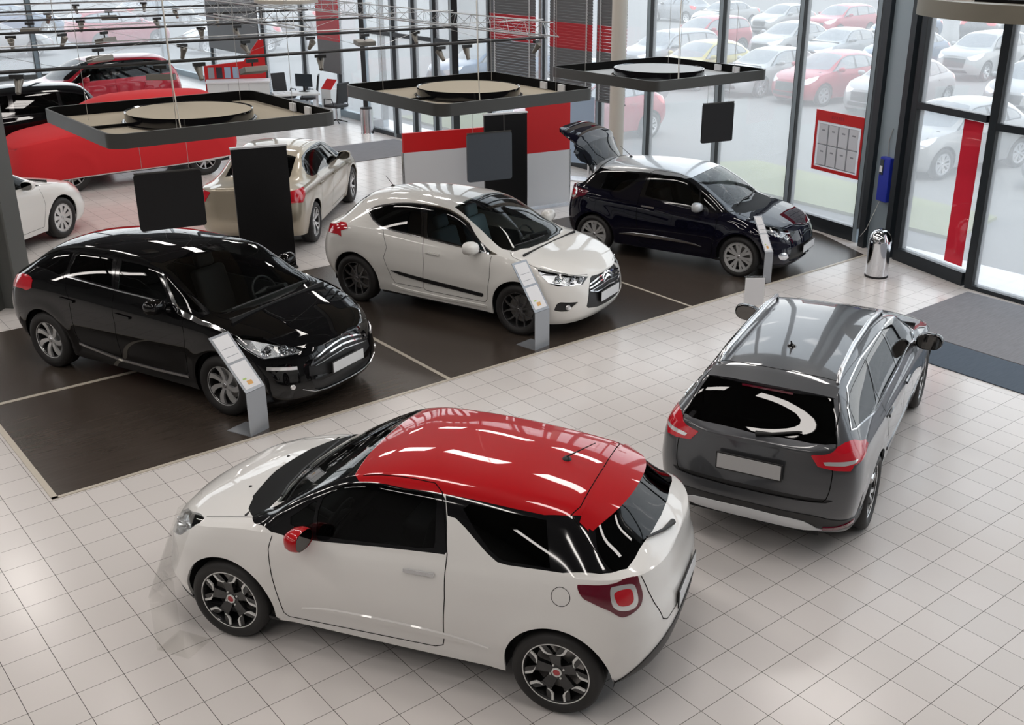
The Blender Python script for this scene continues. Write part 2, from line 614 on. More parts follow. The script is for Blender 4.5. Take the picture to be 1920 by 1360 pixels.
def blind(p, q, z0, z1, r0, r1, label):
    p, q = Vector((*p, 0)), Vector((*q, 0))
    d = q - p
    o = empty('venetian_blind', p, math.atan2(d.y, d.x))
    tag(o, label, 'blind', 'grey blinds with a red band')
    L = d.length
    for nm, m, a, b in (('grey_slats', 'blind_grey', z0, r0), ('red_slats', 'blind_red', r0, r1), ('grey_slats', 'blind_grey', r1, z1)):
        mb = MB()
        n = int((b - a) / .058)
        for k in range(n):
            z = a + (k + .5) * (b - a) / n
            mb.box((L / 2, 0, z), (L, .062, .003), rx=math.radians(73))
        s = mb.build(nm, m, o, fixn=False)
    for x in (L * .12, L * .88):
        MB().box((x, 0, (z0 + z1) / 2), (.004, .066, z1 - z0)).build('ladder_cord', 'plate_white', o)
    MB().box((L / 2, 0, z0), (L, .05, .03)).build('bottom_rail', 'blind_grey', o)


blind((13.26, 6.55), (13.28, 7.45), 1.55, 5.2, 2.55, 3.07, 'grey blind with a red band nearest the beige round column')
blind((13.28, 7.60), (13.28, 8.98), 1.42, 5.2, 2.53, 3.06, 'grey blind with a red band between two window posts')
blind((13.26, 9.45), (13.20, 11.05), 1.65, 5.2, 2.55, 3.12, 'grey blind with a red band beside the dark corner post of the far entrance')
o = MB().box2((12.70, 22.3, 1.2), (12.74, 26.1, 5)).build('roller_blind', 'blind_grey')
tag(o, 'plain pale grey blind hanging high at the far end window', 'blind')
o = empty('hanging_sign', (12.6, 17.9, 0), PI / 2)
tag(o, 'red and grey hanging sign panel at the top between far windows', 'sign')
MB().box2((-.85, -.02, 2.05), (.35, .02, 3.2)).build('red_panel', 'blind_red', o)
MB().box2((-.85, -.02, 1.2), (.35, .02, 2.05)).build('grey_panel', 'blind_grey', o)

# ------------------------------------------------------------------ outdoors
tag(MB().box2((-60, -60, -.35), (140, 140, -.05)).build('ground_outside', 'asphalt'), kind='structure')
tag(MB().prism([(14.6, -.3), (16.6, .0), (17.2, 6.2), (15.4, 7.0), (14.7, 4.0)], -.06, .01).build('lawn', 'grass'), 'narrow pale grass verge outside the big right window', 'grass', kind='stuff')
tag(MB().prism([(14.0, 12.2), (16.5, 12.4), (16.5, 16.5), (14.0, 16.5)], -.06, .01).build('lawn', 'grass'), 'patch of grass outside the far glass entrance', 'grass', kind='stuff')

# ------------------------------------------------------------------ car bodies
# A body half is one smooth sheet S(t, v): t runs from the nose round the side to the tail,
# v from the sill (0) over the shoulder (1) and the roof rail (2) to the roof's centre line (3).
# s = distance behind the front bumper, y = half width, z = height.


def pchip(pts):
    xs = np.array([p[0] for p in pts], float)
    ys = np.array([p[1] for p in pts], float)
    h = np.diff(xs); d = np.diff(ys) / h
    m = np.zeros_like(xs)
    m[0], m[-1] = d[0], d[-1]
    for i in range(1, len(xs) - 1):
        if d[i - 1] * d[i] > 0:
            w1, w2 = 2 * h[i] + h[i - 1], h[i] + 2 * h[i - 1]
            m[i] = (w1 + w2) / (w1 / d[i - 1] + w2 / d[i])

    def f(x):
        x = np.asarray(x, float)
        xc = np.clip(x, xs[0], xs[-1])
        i = np.clip(np.searchsorted(xs, xc) - 1, 0, len(h) - 1)
        t = (xc - xs[i]) / h[i]
        t2, t3 = t * t, t * t * t
        return ((2 * t3 - 3 * t2 + 1) * ys[i] + (t3 - 2 * t2 + t) * h[i] * m[i]
                + (-2 * t3 + 3 * t2) * ys[i + 1] + (t3 - t2) * h[i] * m[i + 1])
    return f


def smooth_curve(pts, L, sig=0.03):
    f = pchip(pts)
    g = np.arange(-0.3, L + 0.3, 0.01)
    y = f(g)
    k = np.exp(-0.5 * (np.arange(-12, 13) * 0.01 / sig) ** 2)
    k /= k.sum()
    yp = np.pad(y, 12, mode='edge')
    ys = np.convolve(yp, k, mode='valid')
    return lambda x: np.interp(x, g, ys)


def spow(a, p):
    return np.sign(a) * np.abs(a) ** p


class Body:
    def __init__(self, D, nF=30, nS=110, nR=30, nL=26, nC=52):
        self.D = D
        L = self.L = D['L']
        self.nseg = (nF, nS, nR)
        sig = D.get('sig', 0.03)
        zb = smooth_curve(D['zb'], L, 0.05); zs = smooth_curve(D['zs'], L, 0.05)
        zt = smooth_curve(D['zt'], L, sig); zr = smooth_curve(D['zr'], L, sig); yr = smooth_curve(D['yr'], L, 0.05)
        rr = smooth_curve(D['rr'], L, 0.05)
        lv = D['levels']
        keys = ('g', 'sf', 'sr', 'w', 'af', 'nf', 'ar', 'nr')
        lf = {k: pchip([(q[0], q[1 + i]) for q in lv]) for i, k in enumerate(keys)}
        vL = np.linspace(0, 1, nL + 1)
        vC = np.concatenate([np.linspace(1, 1.7, int(nC * .42) + 1)[1:], np.linspace(1.7, 2.0, int(nC * .2) + 1)[1:],
                             np.linspace(2.0, 3.0, int(nC * .38) + 1)[1:]])
        self.v = np.concatenate([vL, vC])
        NT = nF + nS + nR
        X = np.zeros((NT + 1, len(self.v), 3))
        kb, sm = D.get('kb', 0.02), D.get('sm', L * 0.55)
        for j, v in enumerate(vL):
            p = {k: float(lf[k](v)) for k in keys}
            th = np.linspace(0, PI / 2, 500)
            sF = p['sf'] + p['af'] * (1 - spow(np.cos(th), 2 / p['nf'])); yF = p['w'] * spow(np.sin(th), 2 / p['nf'])
            sR = p['sr'] - p['ar'] * (1 - spow(np.cos(th), 2 / p['nr'])); yR = p['w'] * spow(np.sin(th), 2 / p['nr'])

            def arc(s, y, n):
                d = np.concatenate([[0], np.cumsum(np.hypot(np.diff(s), np.diff(y)))])
                q = np.linspace(0, d[-1], n + 1)
                return np.interp(q, d, s), np.interp(q, d, y)
            s1, y1 = arc(sF, yF, nF)
            s3, y3 = arc(sR, yR, nR)
            s2 = np.linspace(p['sf'] + p['af'], p['sr'] - p['ar'], nS + 1)
            s = np.concatenate([s1, s2[1:], s3[::-1][1:]])
            y = np.concatenate([y1, np.full(nS, p['w']), y3[::-1][1:]])
            y = y * (1 - kb * ((s - sm) / (L / 2)) ** 2)
            z = zb(s) + p['g'] * (zs(s) - zb(s))
            wgt = np.clip(y / p['w'], 0, 1) ** 4
            for sa in (D['fa'], D['ra']):
                r = np.hypot(s - sa, (z - D['rw']))
                y = y + D.get('flare', 0.012) * np.exp(-((r - D['arch'] - .02) / .075) ** 2) * wgt * (z < D['rw'] + D['arch'] + .3)
            for (cs, cz, rs_, rz_, amp) in D.get('bumps', []):
                y = y + amp * np.exp(-((s - cs) / rs_) ** 2 - ((z - cz) / rz_) ** 2) * wgt
            X[:, j, 0], X[:, j, 1], X[:, j, 2] = s, y, z
        P = X[:, nL, :].copy()
        s = P[:, 0]
        ztt = zt(s); zp = P[:, 2]
        ztt = zp + np.maximum(0.0, ztt - zp) + 1e-4 + 0.012 * np.clip(P[:, 1] / 0.3, 0, 1)
        yrr = np.minimum(yr(s), P[:, 1] * D.get('yrf', 0.93))
        zrr = np.minimum(zr(s), ztt - 0.004 * np.clip(P[:, 1] / .3, 0, 1))
        zrr = np.maximum(zrr, zp + 0.25 * (ztt - zp) * 0.5)
        r = rr(s); cp = D.get('crown', 2.2); bul = D.get('bulge', 0.02)
        dy = yrr - P[:, 1]; dz = zrr - zp
        ln = np.hypot(dy, dz) + 1e-6
        acut = 1 - np.minimum(0.45, r / ln); bcut = np.minimum(0.45, r / (yrr + 1e-6))

        def side(a):
            bl = bul * np.clip(dz / 0.3, 0, 1)
            return P[:, 1] + dy * a + bl * 4 * a * (1 - a) * (dz / ln), zp + dz * a - bl * 4 * a * (1 - a) * (dy / ln)

        def crown(b):
            return yrr * (1 - b), zrr + (ztt - zrr) * (1 - np.abs(1 - b) ** cp)
        A = side(acut); B = crown(bcut)
        for k, v in enumerate(vC):
            j = nL + 1 + k
            if v <= 1.7 + 1e-9:
                q = side((v - 1) / .7 * acut)
            elif v <= 2.0 + 1e-9:
                u = (v - 1.7) / .3
                q = tuple((1 - u) ** 2 * A[i] + 2 * u * (1 - u) * (yrr, zrr)[i] + u * u * B[i] for i in (0, 1))
            else:
                q = crown(bcut + (1 - bcut) * (v - 2.0))
            X[:, j, 0], X[:, j, 1], X[:, j, 2] = s, q[0], q[1]
        X[:, -1, 1] = 0
        X[0, :, 1] = 0; X[-1, :, 1] = 0
        self.X = X
        # normals by central differences, mirrored across the centre plane
        mir = np.array([1, -1, 1.0])
        Xt = np.concatenate([X[1:2] * mir, X, X[-2:-1] * mir], 0)
        dT = Xt[2:] - Xt[:-2]
        Xv = np.concatenate([2 * X[:, :1] - X[:, 1:2], X, X[:, -2:-1] * mir], 1)
        dV = Xv[:, 2:] - Xv[:, :-2]
        N = np.cross(dT, dV)
        ln = np.linalg.norm(N, axis=2, keepdims=True)
        bad = ln[..., 0] < 1e-9
        N = N / np.maximum(ln, 1e-9)
        mid = N[NT // 2, nL // 2]
        if mid[1] < 0:
            N = -N
        for j in range(N.shape[1]):
            if bad[0, j]:
                N[0, j] = N[1, j] * np.array([1, 0, 1])
            if bad[-1, j]:
                N[-1, j] = N[-2, j] * np.array([1, 0, 1])
        N[:, -1, 1] = 0; N[0, :, 1] = 0; N[-1, :, 1] = 0
        N /= np.maximum(np.linalg.norm(N, axis=2, keepdims=True), 1e-9)
        self.N = N
        self.nT, self.nV = NT, len(self.v) - 1
        # cells
        self.cells = {(i, j): [([(i, j), (i + 1, j), (i + 1, j + 1), (i, j + 1)], 'body')]
                      for i in range(NT) for j in range(self.nV)}
        self.vidx = lambda v: float(np.interp(v, self.v, np.arange(len(self.v))))

    # ---- evaluation at index coordinates
    def ev(self, a, b, T=None):
        T = self.X if T is None else T
        i = min(max(int(a), 0), self.nT - 1); j = min(max(int(b), 0), self.nV - 1)
        u, w = a - i, b - j
        return (T[i, j] * (1 - u) * (1 - w) + T[i + 1, j] * u * (1 - w) + T[i, j + 1] * (1 - u) * w + T[i + 1, j + 1] * u * w)

    def nrm(self, a, b):
        n = self.ev(a, b, self.N)
        return n / max(np.linalg.norm(n), 1e-9)

    def inv(self, mode, p):
        """index coordinates of a point given in a view: side (s,z), glass (s,z on the cabin side), front/rear (y,z), top (s,y), sv (s,v)"""
        nF, nS, nR = self.nseg
        X = self.X
        if mode == 'sv':
            j = self.vidx(p[1])
            j0 = min(int(j), self.nV - 1)
            col = X[:, j0, 0] * (1 - (j - j0)) + X[:, j0 + 1, 0] * (j - j0)
            return float(np.interp(p[0], col, np.arange(self.nT + 1))), j
        jl = self.vidx(1.0); jr = self.vidx(2.0)
        T0, T1, V0, V1 = {'side': (0, self.nT, 0, jr), 'low': (0, self.nT, 0, jl), 'glass': (0, self.nT, jl - 2, jr),
                          'front': (0, nF + nS // 3, 0, jl + 4), 'rear': (nF + nS // 2, self.nT, 0, jr),
                          'frontc': (0, nF + nS // 3, 0, jl + 4), 'top': (0, self.nT, jl, self.nV)}[mode]
        c = {'side': (0, 2), 'low': (0, 2), 'glass': (0, 2), 'front': (1, 2), 'rear': (1, 2), 'frontc': (1, 2), 'top': (0, 1)}[mode]
        V0, V1 = int(V0), int(math.ceil(V1))
        sub = X[int(T0):int(T1) + 1, V0:V1 + 1][..., list(c)]
        d = ((sub - np.array(p)) ** 2).sum(-1)
        i, j = np.unravel_index(np.argmin(d), d.shape)
        a, b = float(i + T0), float(j + V0)
        tgt = np.array(p, float)
        for _ in range(8):
            q = self.ev(a, b)[list(c)]
            e = tgt - q
            if np.hypot(*e) < 1e-5:
                break
            h = 0.5
            ja = (self.ev(a + h, b) - self.ev(a - h, b))[list(c)] / (2 * h)
            jb = (self.ev(a, b + h) - self.ev(a, b - h))[list(c)] / (2 * h)
            Jm = np.stack([ja, jb], 1)
            det = Jm[0, 0] * Jm[1, 1] - Jm[0, 1] * Jm[1, 0]
            if abs(det) < 1e-10:
                break
            st = np.linalg.solve(Jm, e)
            st = np.clip(st, -2.5, 2.5)
            a += st[0]; b += st[1]
            a = min(max(a, T0 - 3), T1 + 3); b = min(max(b, V0 - 12), V1 + 1)
        return min(max(a, -0.0), float(self.nT)), b

    def path(self, mode, pts, closed=True, step=0.03, smooth=False):
        if smooth:
            pts = catmull(pts, closed)
        out = []
        n = len(pts)
        for k in range(n if closed else n - 1):
            p, q = np.array(pts[k], float), np.array(pts[(k + 1) % n], float)
            sc = np.array([1, .35]) if mode == 'sv' else np.array([1, 1])
            m = max(1, int(math.ceil(np.linalg.norm((q - p) * sc) / step)))
            for i in range(m):
                out.append(self.inv(mode, p + (q - p) * i / m))
        if not closed:
            out.append(self.inv(mode, pts[-1]))
        return out

    # ---- cutting
    def cut(self, label, poly, only=None):
        n = len(poly)
        for k in range(n):
            a, b = poly[k], poly[(k + 1) % n]
            i0, i1 = int(math.floor(min(a[0], b[0]) - 1e-6)), int(math.floor(max(a[0], b[0]) + 1e-6))
            j0, j1 = int(math.floor(min(a[1], b[1]) - 1e-6)), int(math.floor(max(a[1], b[1]) + 1e-6))
            nx, ny = -(b[1] - a[1]), (b[0] - a[0])
            ln = math.hypot(nx, ny)
            if ln < 1e-9:
                continue
            nx /= ln; ny /= ln
            for i in range(i0, i1 + 1):
                for j in range(j0, j1 + 1):
                    cell = self.cells.get((i, j))
                    if not cell:
                        continue
                    new = []
                    for pl, lb in cell:
                        ds = [(q[0] - a[0]) * nx + (q[1] - a[1]) * ny for q in pl]
                        if max(ds) < 1e-5 or min(ds) > -1e-5:
                            new.append((pl, lb))
                            continue
                        P1, P2 = [], []
                        m = len(pl)
                        for t in range(m):
                            d0, d1 = ds[t], ds[(t + 1) % m]
                            q0, q1 = pl[t], pl[(t + 1) % m]
                            if d0 >= -1e-5:
                                P1.append(q0)
                            if d0 <= 1e-5:
                                P2.append(q0)
                            if (d0 > 1e-5 and d1 < -1e-5) or (d0 < -1e-5 and d1 > 1e-5):
                                u = d0 / (d0 - d1)
                                q = (q0[0] + (q1[0] - q0[0]) * u, q0[1] + (q1[1] - q0[1]) * u)
                                P1.append(q); P2.append(q)
                        for Q in (P1, P2):
                            if len(Q) >= 3 and abs(parea(Q)) > 1e-9:
                                new.append((Q, lb))
                    self.cells[(i, j)] = new
        px = np.array([q[0] for q in poly]); py = np.array([q[1] for q in poly])
        for i in range(int(px.min()) - 1, int(px.max()) + 2):
            for j in range(int(math.floor(py.min())) - 1, int(py.max()) + 2):
                cell = self.cells.get((i, j))
                if not cell:
                    continue
                for k, (pl, lb) in enumerate(cell):
                    if only and lb not in only:
                        continue
                    cx = sum(q[0] for q in pl) / len(pl); cy = sum(q[1] for q in pl) / len(pl)
                    if pinside(cx, cy, px, py):
                        cell[k] = (pl, label)

    def region(self, label, mode, pts, smooth=False, only=None):
        self.cut(label, self.path(mode, pts, True, smooth=smooth), only)

    def to_car(self, p, side=1):
        return (self.D['mid'] - p[0], p[1] * side, p[2])

    def part(self, label, name, m, parent, sides=(1, -1), off=0.0, lip=0.0, only_t=None):
        """mesh object of every cell with the label, on the given sides"""
        vs, ns, key, fs = [], [], {}, []
        for side in sides:
            for (i, j), cell in self.cells.items():
                for pl, lb in cell:
                    if lb != label:
                        continue
                    idx = []
                    for q in pl:
                        ctr = q[1] > self.nV - 1e-6 or q[0] < 1e-6 or q[0] > self.nT - 1e-6
                        kq = (round(q[0], 4), round(q[1], 4), 0 if ctr else side)
                        if q[0] < 1e-6 and q[1] > self.vidx(1.0):
                            kq = ('nose', 0, 0)
                        if q[0] > self.nT - 1e-6 and q[1] > self.vidx(1.0):
                            kq = ('tail', 0, 0)
                        if kq not in key:
                            key[kq] = len(vs)
                            P = self.ev(*q); Nn = self.nrm(*q)
                            P = P + Nn * off
                            vs.append(self.to_car(P, side)); ns.append((-Nn[0], Nn[1] * side, Nn[2]))
                        if not idx or key[kq] != idx[-1]:
                            idx.append(key[kq])
                    if len(idx) > 1 and idx[0] == idx[-1]:
                        idx.pop()
                    if len(set(idx)) < 3:
                        continue
                    a, b, c = (np.array(vs[idx[t]]) for t in (0, 1, 2))
                    fn = np.cross(b - a, np.array(vs[idx[-1]]) - a)
                    if np.dot(fn, np.array(ns[idx[0]])) < 0:
                        idx = idx[::-1]
                    fs.append(idx)
        if not fs:
            return None
        if lip > 0:
            cnt = {}
            for f in fs:
                for a, b in zip(f, f[1:] + f[:1]):
                    cnt[(a, b)] = cnt.get((a, b), 0) + 1
            bd = [e for e in cnt if (e[1], e[0]) not in cnt]
            mp = {}
            for a, b in bd:
                for q in (a, b):
                    if q not in mp:
                        mp[q] = len(vs)
                        vs.append(tuple(np.array(vs[q]) - np.array(ns[q]) * lip)); ns.append(ns[q])
            nf = len(fs)
            fs += [[b, a, mp[a], mp[b]] for a, b in bd]
        else:
            nf = len(fs)
        me = bpy.data.meshes.new(name)
        me.from_pydata(vs, [], fs)
        me.materials.append(M[m])
        me.polygons.foreach_set('use_smooth', [True] * len(me.polygons))
        # exact normals of the uncut sheet, face normals on the turned-in edges
        ln = []
        pn = me.polygons
        for k, f in enumerate(fs):
            if k < nf:
                ln += [ns[q] for q in f]
            else:
                n = tuple(pn[k].normal)
                ln += [n] * len(f)
        me.normals_split_custom_set(ln)
        o = bpy.data.objects.new(name, me)
        COL.objects.link(o)
        o.parent = parent
        return o

    def ribbon(self, mb, mode, pts, w=0.006, off=0.0012, side=1, closed=False, smooth=False, step=0.03):
        pa = self.path(mode, pts, closed, step=step, smooth=smooth)
        if closed:
            pa = pa + [pa[0]]
        self.strip(mb, pa, w, off, side)

    def strip(self, mb, pa, w, off, side, thick=0.0):
        P = np.array([self.ev(*q) for q in pa]); N = np.array([self.nrm(*q) for q in pa])
        T = np.gradient(P, axis=0)
        B = np.cross(T, N)
        B /= np.maximum(np.linalg.norm(B, axis=1, keepdims=True), 1e-9)
        ww = np.asarray(w) if np.ndim(w) else np.full(len(P), w)
        a = P + N * off + B * ww[:, None] / 2; b = P + N * off - B * ww[:, None] / 2
        n = len(P)
        if thick > 0:
            c = P + N * (off - thick) - B * ww[:, None] / 2 * 1.25; d = P + N * (off - thick) + B * ww[:, None] / 2 * 1.25
            vs = [self.to_car(q, side) for r in (a, b, c, d) for q in r]
            fs = []
            for i in range(n - 1):
                for k in range(4):
                    k2 = (k + 1) % 4
                    fs.append((k * n + i, k * n + i + 1, k2 * n + i + 1, k2 * n + i))
            fs += [(0, n, 2 * n, 3 * n), (n - 1, 2 * n - 1, 3 * n - 1, 4 * n - 1)]
        else:
            vs = [self.to_car(q, side) for q in a] + [self.to_car(q, side) for q in b]
            fs = [(i, i + 1, n + i + 1, n + i) for i in range(n - 1)]
        mb.add(vs, fs)

    def pt(self, mode, p, off=0.0, side=1):
        a = self.inv(mode, p)
        n = self.nrm(*a)
        q = self.to_car(self.ev(*a) + n * off, side)
        return Vector(q), Vector((-n[0], n[1] * side, n[2]))


def parea(P):
    return 0.5 * sum(P[i][0] * P[(i + 1) % len(P)][1] - P[(i + 1) % len(P)][0] * P[i][1] for i in range(len(P)))


def pinside(x, y, px, py):
    qx, qy = np.roll(px, -1), np.roll(py, -1)
    c = (py > y) != (qy > y)
    if not c.any():
        return False
    xx = px[c] + (y - py[c]) * (qx[c] - px[c]) / (qy[c] - py[c])
    return bool((xx > x).sum() % 2)


def catmull(pts, closed=True, n=6):
    P = [np.array(p, float) for p in pts]
    out = []
    m = len(P)
    for i in range(m if closed else m - 1):
        p0 = P[(i - 1) % m] if closed or i > 0 else P[0]
        p1 = P[i]; p2 = P[(i + 1) % m]
        p3 = P[(i + 2) % m] if closed or i + 2 < m else P[-1]
        for k in range(n):
            t = k / n
            out.append(0.5 * ((2 * p1) + (-p0 + p2) * t + (2 * p0 - 5 * p1 + 4 * p2 - p3) * t * t + (-p0 + 3 * p1 - 3 * p2 + p3) * t ** 3))
    if not closed:
        out.append(P[-1])
    return [tuple(q) for q in out]


def rounded(pts, r=0.03, n=4):
    """polygon with rounded corners; a point may carry its own radius as third value"""
    out = []
    m = len(pts)
    for i in range(m):
        p = np.array(pts[i][:2], float); a = np.array(pts[i - 1][:2], float); b = np.array(pts[(i + 1) % m][:2], float)
        rr = pts[i][2] if len(pts[i]) > 2 else r
        la, lb = np.linalg.norm(a - p), np.linalg.norm(b - p)
        d = min(rr, la * .45, lb * .45)
        if d < 1e-5:
            out.append(tuple(p))
            continue
        u = p + (a - p) / la * d; w = p + (b - p) / lb * d
        for k in range(n + 1):
            t = k / n
            out.append(tuple((1 - t) ** 2 * u + 2 * t * (1 - t) * p + t * t * w))
    return out

# ------------------------------------------------------------------ wheels


def polar(r, a, y):
    return (r * math.sin(a), y, r * math.cos(a))


def spoke_prism(mb, outline, yf, th, dish=0.0, rr=1.0):
    """outline: (radius, angle) pairs; front face at yf, sinking towards the hub by dish"""
    n = len(outline)
    fr = [polar(r, a, yf - dish * (1 - r / rr) ** 2) for r, a in outline]
    bk = [(p[0], p[1] - th, p[2]) for p in fr]
    mb.add(fr + bk, [list(range(n)), list(range(n, 2 * n))[::-1]] + [(i, n + i, n + (i + 1) % n, (i + 1) % n) for i in range(n)])


def bar_outline(r0, r1, a0, a1, w0, w1, twist=0.0, n=7):
    """a spoke running from (r0,a0) to (r1,a1), widths in metres"""
    L, R = [], []
    for k in range(n + 1):
        t = k / n
        r = r0 + (r1 - r0) * t
        a = a0 + (a1 - a0) * t + twist * math.sin(PI * t)
        h = (w0 + (w1 - w0) * t) / 2 / r
        L.append((r, a - h)); R.append((r, a + h))
    return L + R[::-1]


WHEEL_CACHE = {}


def make_wheel(style, R, rim, width, parent, loc, side):
    """wheel with tyre, alloy rim, brake and hub cap; local +Y is the outer face"""
    root = empty('wheel', (0, 0, 0))
    root.parent = parent
    root.location = loc
    root.rotation_euler = (0, 0, 0 if side > 0 else PI)
    key = (style, R, rim, width)
    if key in WHEEL_CACHE:
        for o in WHEEL_CACHE[key]:
            c = o.copy()
            COL.objects.link(c)
            c.parent = root
        return root
    out = []
    h = width / 2
    mb = MB()
    sw = R - rim
    prof = [(rim - .006, -h * .80), (rim + .004, -h * .90), (rim + sw * .35, -h), (rim + sw * .7, -h * .97), (R - .012, -h * .86), (R - .001, -h * .68),
            (R, -h * .3), (R - .004, -h * .28), (R - .004, -h * .24), (R, -h * .22), (R, h * .22), (R - .004, h * .24), (R - .004, h * .28), (R, h * .3),
            (R - .001, h * .68), (R - .012, h * .86), (rim + sw * .7, h * .97), (rim + sw * .62, h * .985), (rim + sw * .6, h), (rim + sw * .35, h), (rim + .004, h * .90), (rim - .006, h * .80)]
    mb.lathe(prof, 56, axis='Y')
    out.append(mb.build('tyre', 'tyre', root, smooth=50))
    mb = MB()
    yf = h * .80
    # barrel, back plate
    mb.cur = 0
    mb.lathe([(rim - .002, yf), (rim - .010, yf + .004), (rim - .016, yf - .004), (rim - .022, yf - .05), (rim - .03, -h * .5), (.05, -h * .5), (.05, -h * .45), (rim - .04, -h * .45)], 48, axis='Y')
    out.append(mb.build('rim_barrel', 'rim_shade', root, smooth=32))
    mb = MB()
    mb.lathe([(rim - .002, yf), (rim - .006, yf + .005), (rim - .012, yf + .003), (rim - .018, yf - .012)], 56, axis='Y')
    r1 = rim - .012
    S = style
    if S == 'fork_black':
        for k in range(5):
            a = 2 * PI * k / 5 + .1
            spoke_prism(mb, bar_outline(.03, r1 * .66, a, a, .055, .085), yf - .006, .03, .035, r1)
            for sg in (-1, 1):
                spoke_prism(mb, bar_outline(r1 * .58, r1, a + sg * .15, a + sg * .33, .040, .030), yf - .007, .03, .02, r1)
    elif S == 'swirl':
        for k in range(7):
            a = 2 * PI * k / 7
            spoke_prism(mb, bar_outline(.03, r1, a, a + .30, .030, .070, twist=-.10), yf - .006, .025, .035, r1)
    elif S == 'twin_dark':
        for k in range(5):
            a = 2 * PI * k / 5 + .2
            for sg in (-1, 1):
                spoke_prism(mb, bar_outline(.035, r1, a + sg * .17, a + sg * .40, .026, .020, twist=sg * -.06), yf - .005, .025, .035, r1)
    elif S == 'cover':
        for k in range(7):
            a = 2 * PI * k / 7
            for sg in (-1, 1):
                spoke_prism(mb, bar_outline(.03, r1, a + sg * .10, a + sg * .19, .030, .045), yf - .005, .02, .02, r1)
        mb.lathe([(r1 * .98, yf), (r1 * .86, yf - .004), (r1 * .86, yf - .02)], 48, axis='Y')
    elif S == 'oval':
        for k in range(9):
            a = 2 * PI * k / 9
            spoke_prism(mb, bar_outline(.04, r1, a, a, .045, .085), yf - .004, .02, .02, r1)
        mb.lathe([(r1 * .98, yf), (r1 * .84, yf - .003), (r1 * .84, yf - .02)], 48, axis='Y')
    else:                                   # ten thin spokes in pairs
        for k in range(5):
            a = 2 * PI * k / 5 + .3
            for sg in (-1, 1):
                spoke_prism(mb, bar_outline(.035, r1, a + sg * .10, a + sg * .27, .032, .032), yf - .006, .025, .03, r1)
    mb.lathe([(0, yf - .022), (.03, yf - .022), (.055, yf - .026), (.066, yf - .045), (.066, -h * .3)], 28, axis='Y')
    mm = {'fork_black': 'alloy_black', 'twin_dark': 'alloy_dark'}.get(S, 'alloy')
    out.append(mb.build('rim', mm, root, smooth=32))
    mb = MB()
    mb.lathe([(.06, -.02), (rim * .72, -.02), (rim * .72, -.005), (.06, -.005)], 40, axis='Y', closed=True)
    out.append(mb.build('brake_disc', 'brake', root, smooth=30))
    mb = MB()
    mb.lathe([(0, yf - .012), (.020, yf - .012), (.027, yf - .018), (.028, yf - .03)], 24, axis='Y')
    out.append(mb.build('hub_cap', 'cap_red' if S == 'fork_black' else ('satin_chrome' if S != 'twin_dark' else 'alloy_dark'), root, smooth=40))
    if S == 'fork_black':
        mb = MB()
        mb.lathe([(rim + .001, yf - .002), (rim + .001, yf + .005), (rim - .008, yf + .006), (rim - .010, yf)], 56, axis='Y')
        for k in range(5):
            a = 2 * PI * k / 5 + .1
            for sg in (-1, 1):
                o1 = [(r1 * 1.0, a + sg * .395), (r1 * .80, a + sg * .36), (r1 * .70, a + sg * .27), (r1 * .665, a + sg * .13),
                      (r1 * .655, a + sg * .12), (r1 * .65, a + sg * .17), (r1 * .68, a + sg * .31), (r1 * .76, a + sg * .44), (r1 * 1.0, a + sg * .47)]
                spoke_prism(mb, o1 if sg < 0 else o1[::-1], yf - .001, .012, .012, r1)
        mb.lathe([(.026, yf - .017), (.026, yf - .010), (.036, yf - .012), (.036, yf - .02)], 8, axis='Y')
        for k in range(4):
            a = 2 * PI * k / 4 + .5
            mb.lathe([(0, .004), (.007, .004), (.008, -.01)], 8, c=(.052 * math.sin(a), yf - .022, .052 * math.cos(a)), axis='Y')
        out.append(mb.build('rim_accent', 'accent_white', root, smooth=30))
    WHEEL_CACHE[key] = out
    return root


# ------------------------------------------------------------------ mirrors, cabin


def make_mirror(root, base, side, capm, armm='gloss_black', sc=1.0):
    """door mirror on a short foot; base is the foot's place on the door"""
    mb = MB()
    prof = [(-.055, .30), (-.045, .62), (-.02, .88), (.02, 1.0), (.05, .98), (.066, .93), (.07, .90)]
    n = 20
    vs, fs = [], []
    for x, k in prof:
        for i in range(n):
            a = 2 * PI * i / n
            cy, cz = spow(math.cos(a), .75), spow(math.sin(a), .8)
            vs.append((-x * 1.0 * sc, (.115 * cy * k) * sc, (.075 * cz * k + .01 * cy) * sc))
    m = len(prof)
    for q in range(m - 1):
        for i in range(n):
            fs.append((q * n + i, q * n + (i + 1) % n, (q + 1) * n + (i + 1) % n, (q + 1) * n + i))
    fs.append([i for i in range(n)][::-1])
    mb.add(vs, fs)
    arm = empty('door_mirror', base)
    arm.parent = root
    c = (0.01, side * .125 * sc, .055 * sc)
    cap = mb.build('mirror_cap', capm, arm, loc=c, smooth=40)
    if side < 0:
        cap.scale = (1, -1, 1)
    mb = MB()
    gl = [(-.068 * sc, (.112 * spow(math.cos(2 * PI * i / n), .75) * .88) * sc, (.075 * spow(math.sin(2 * PI * i / n), .8) * .88) * sc) for i in range(n)]
    mb.add(gl, [list(range(n))])
    mb.build('mirror_glass', 'mirror_dark', arm, loc=c, fixn=False)
    mb = MB()
    mb.tube([(0.03, -side * .02, -.005), (.02, side * .02, .0), (.01, side * .08, .02)], [.035, .024, .022], 10)
    mb.build('mirror_foot', armm, arm, smooth=50)
    return arm


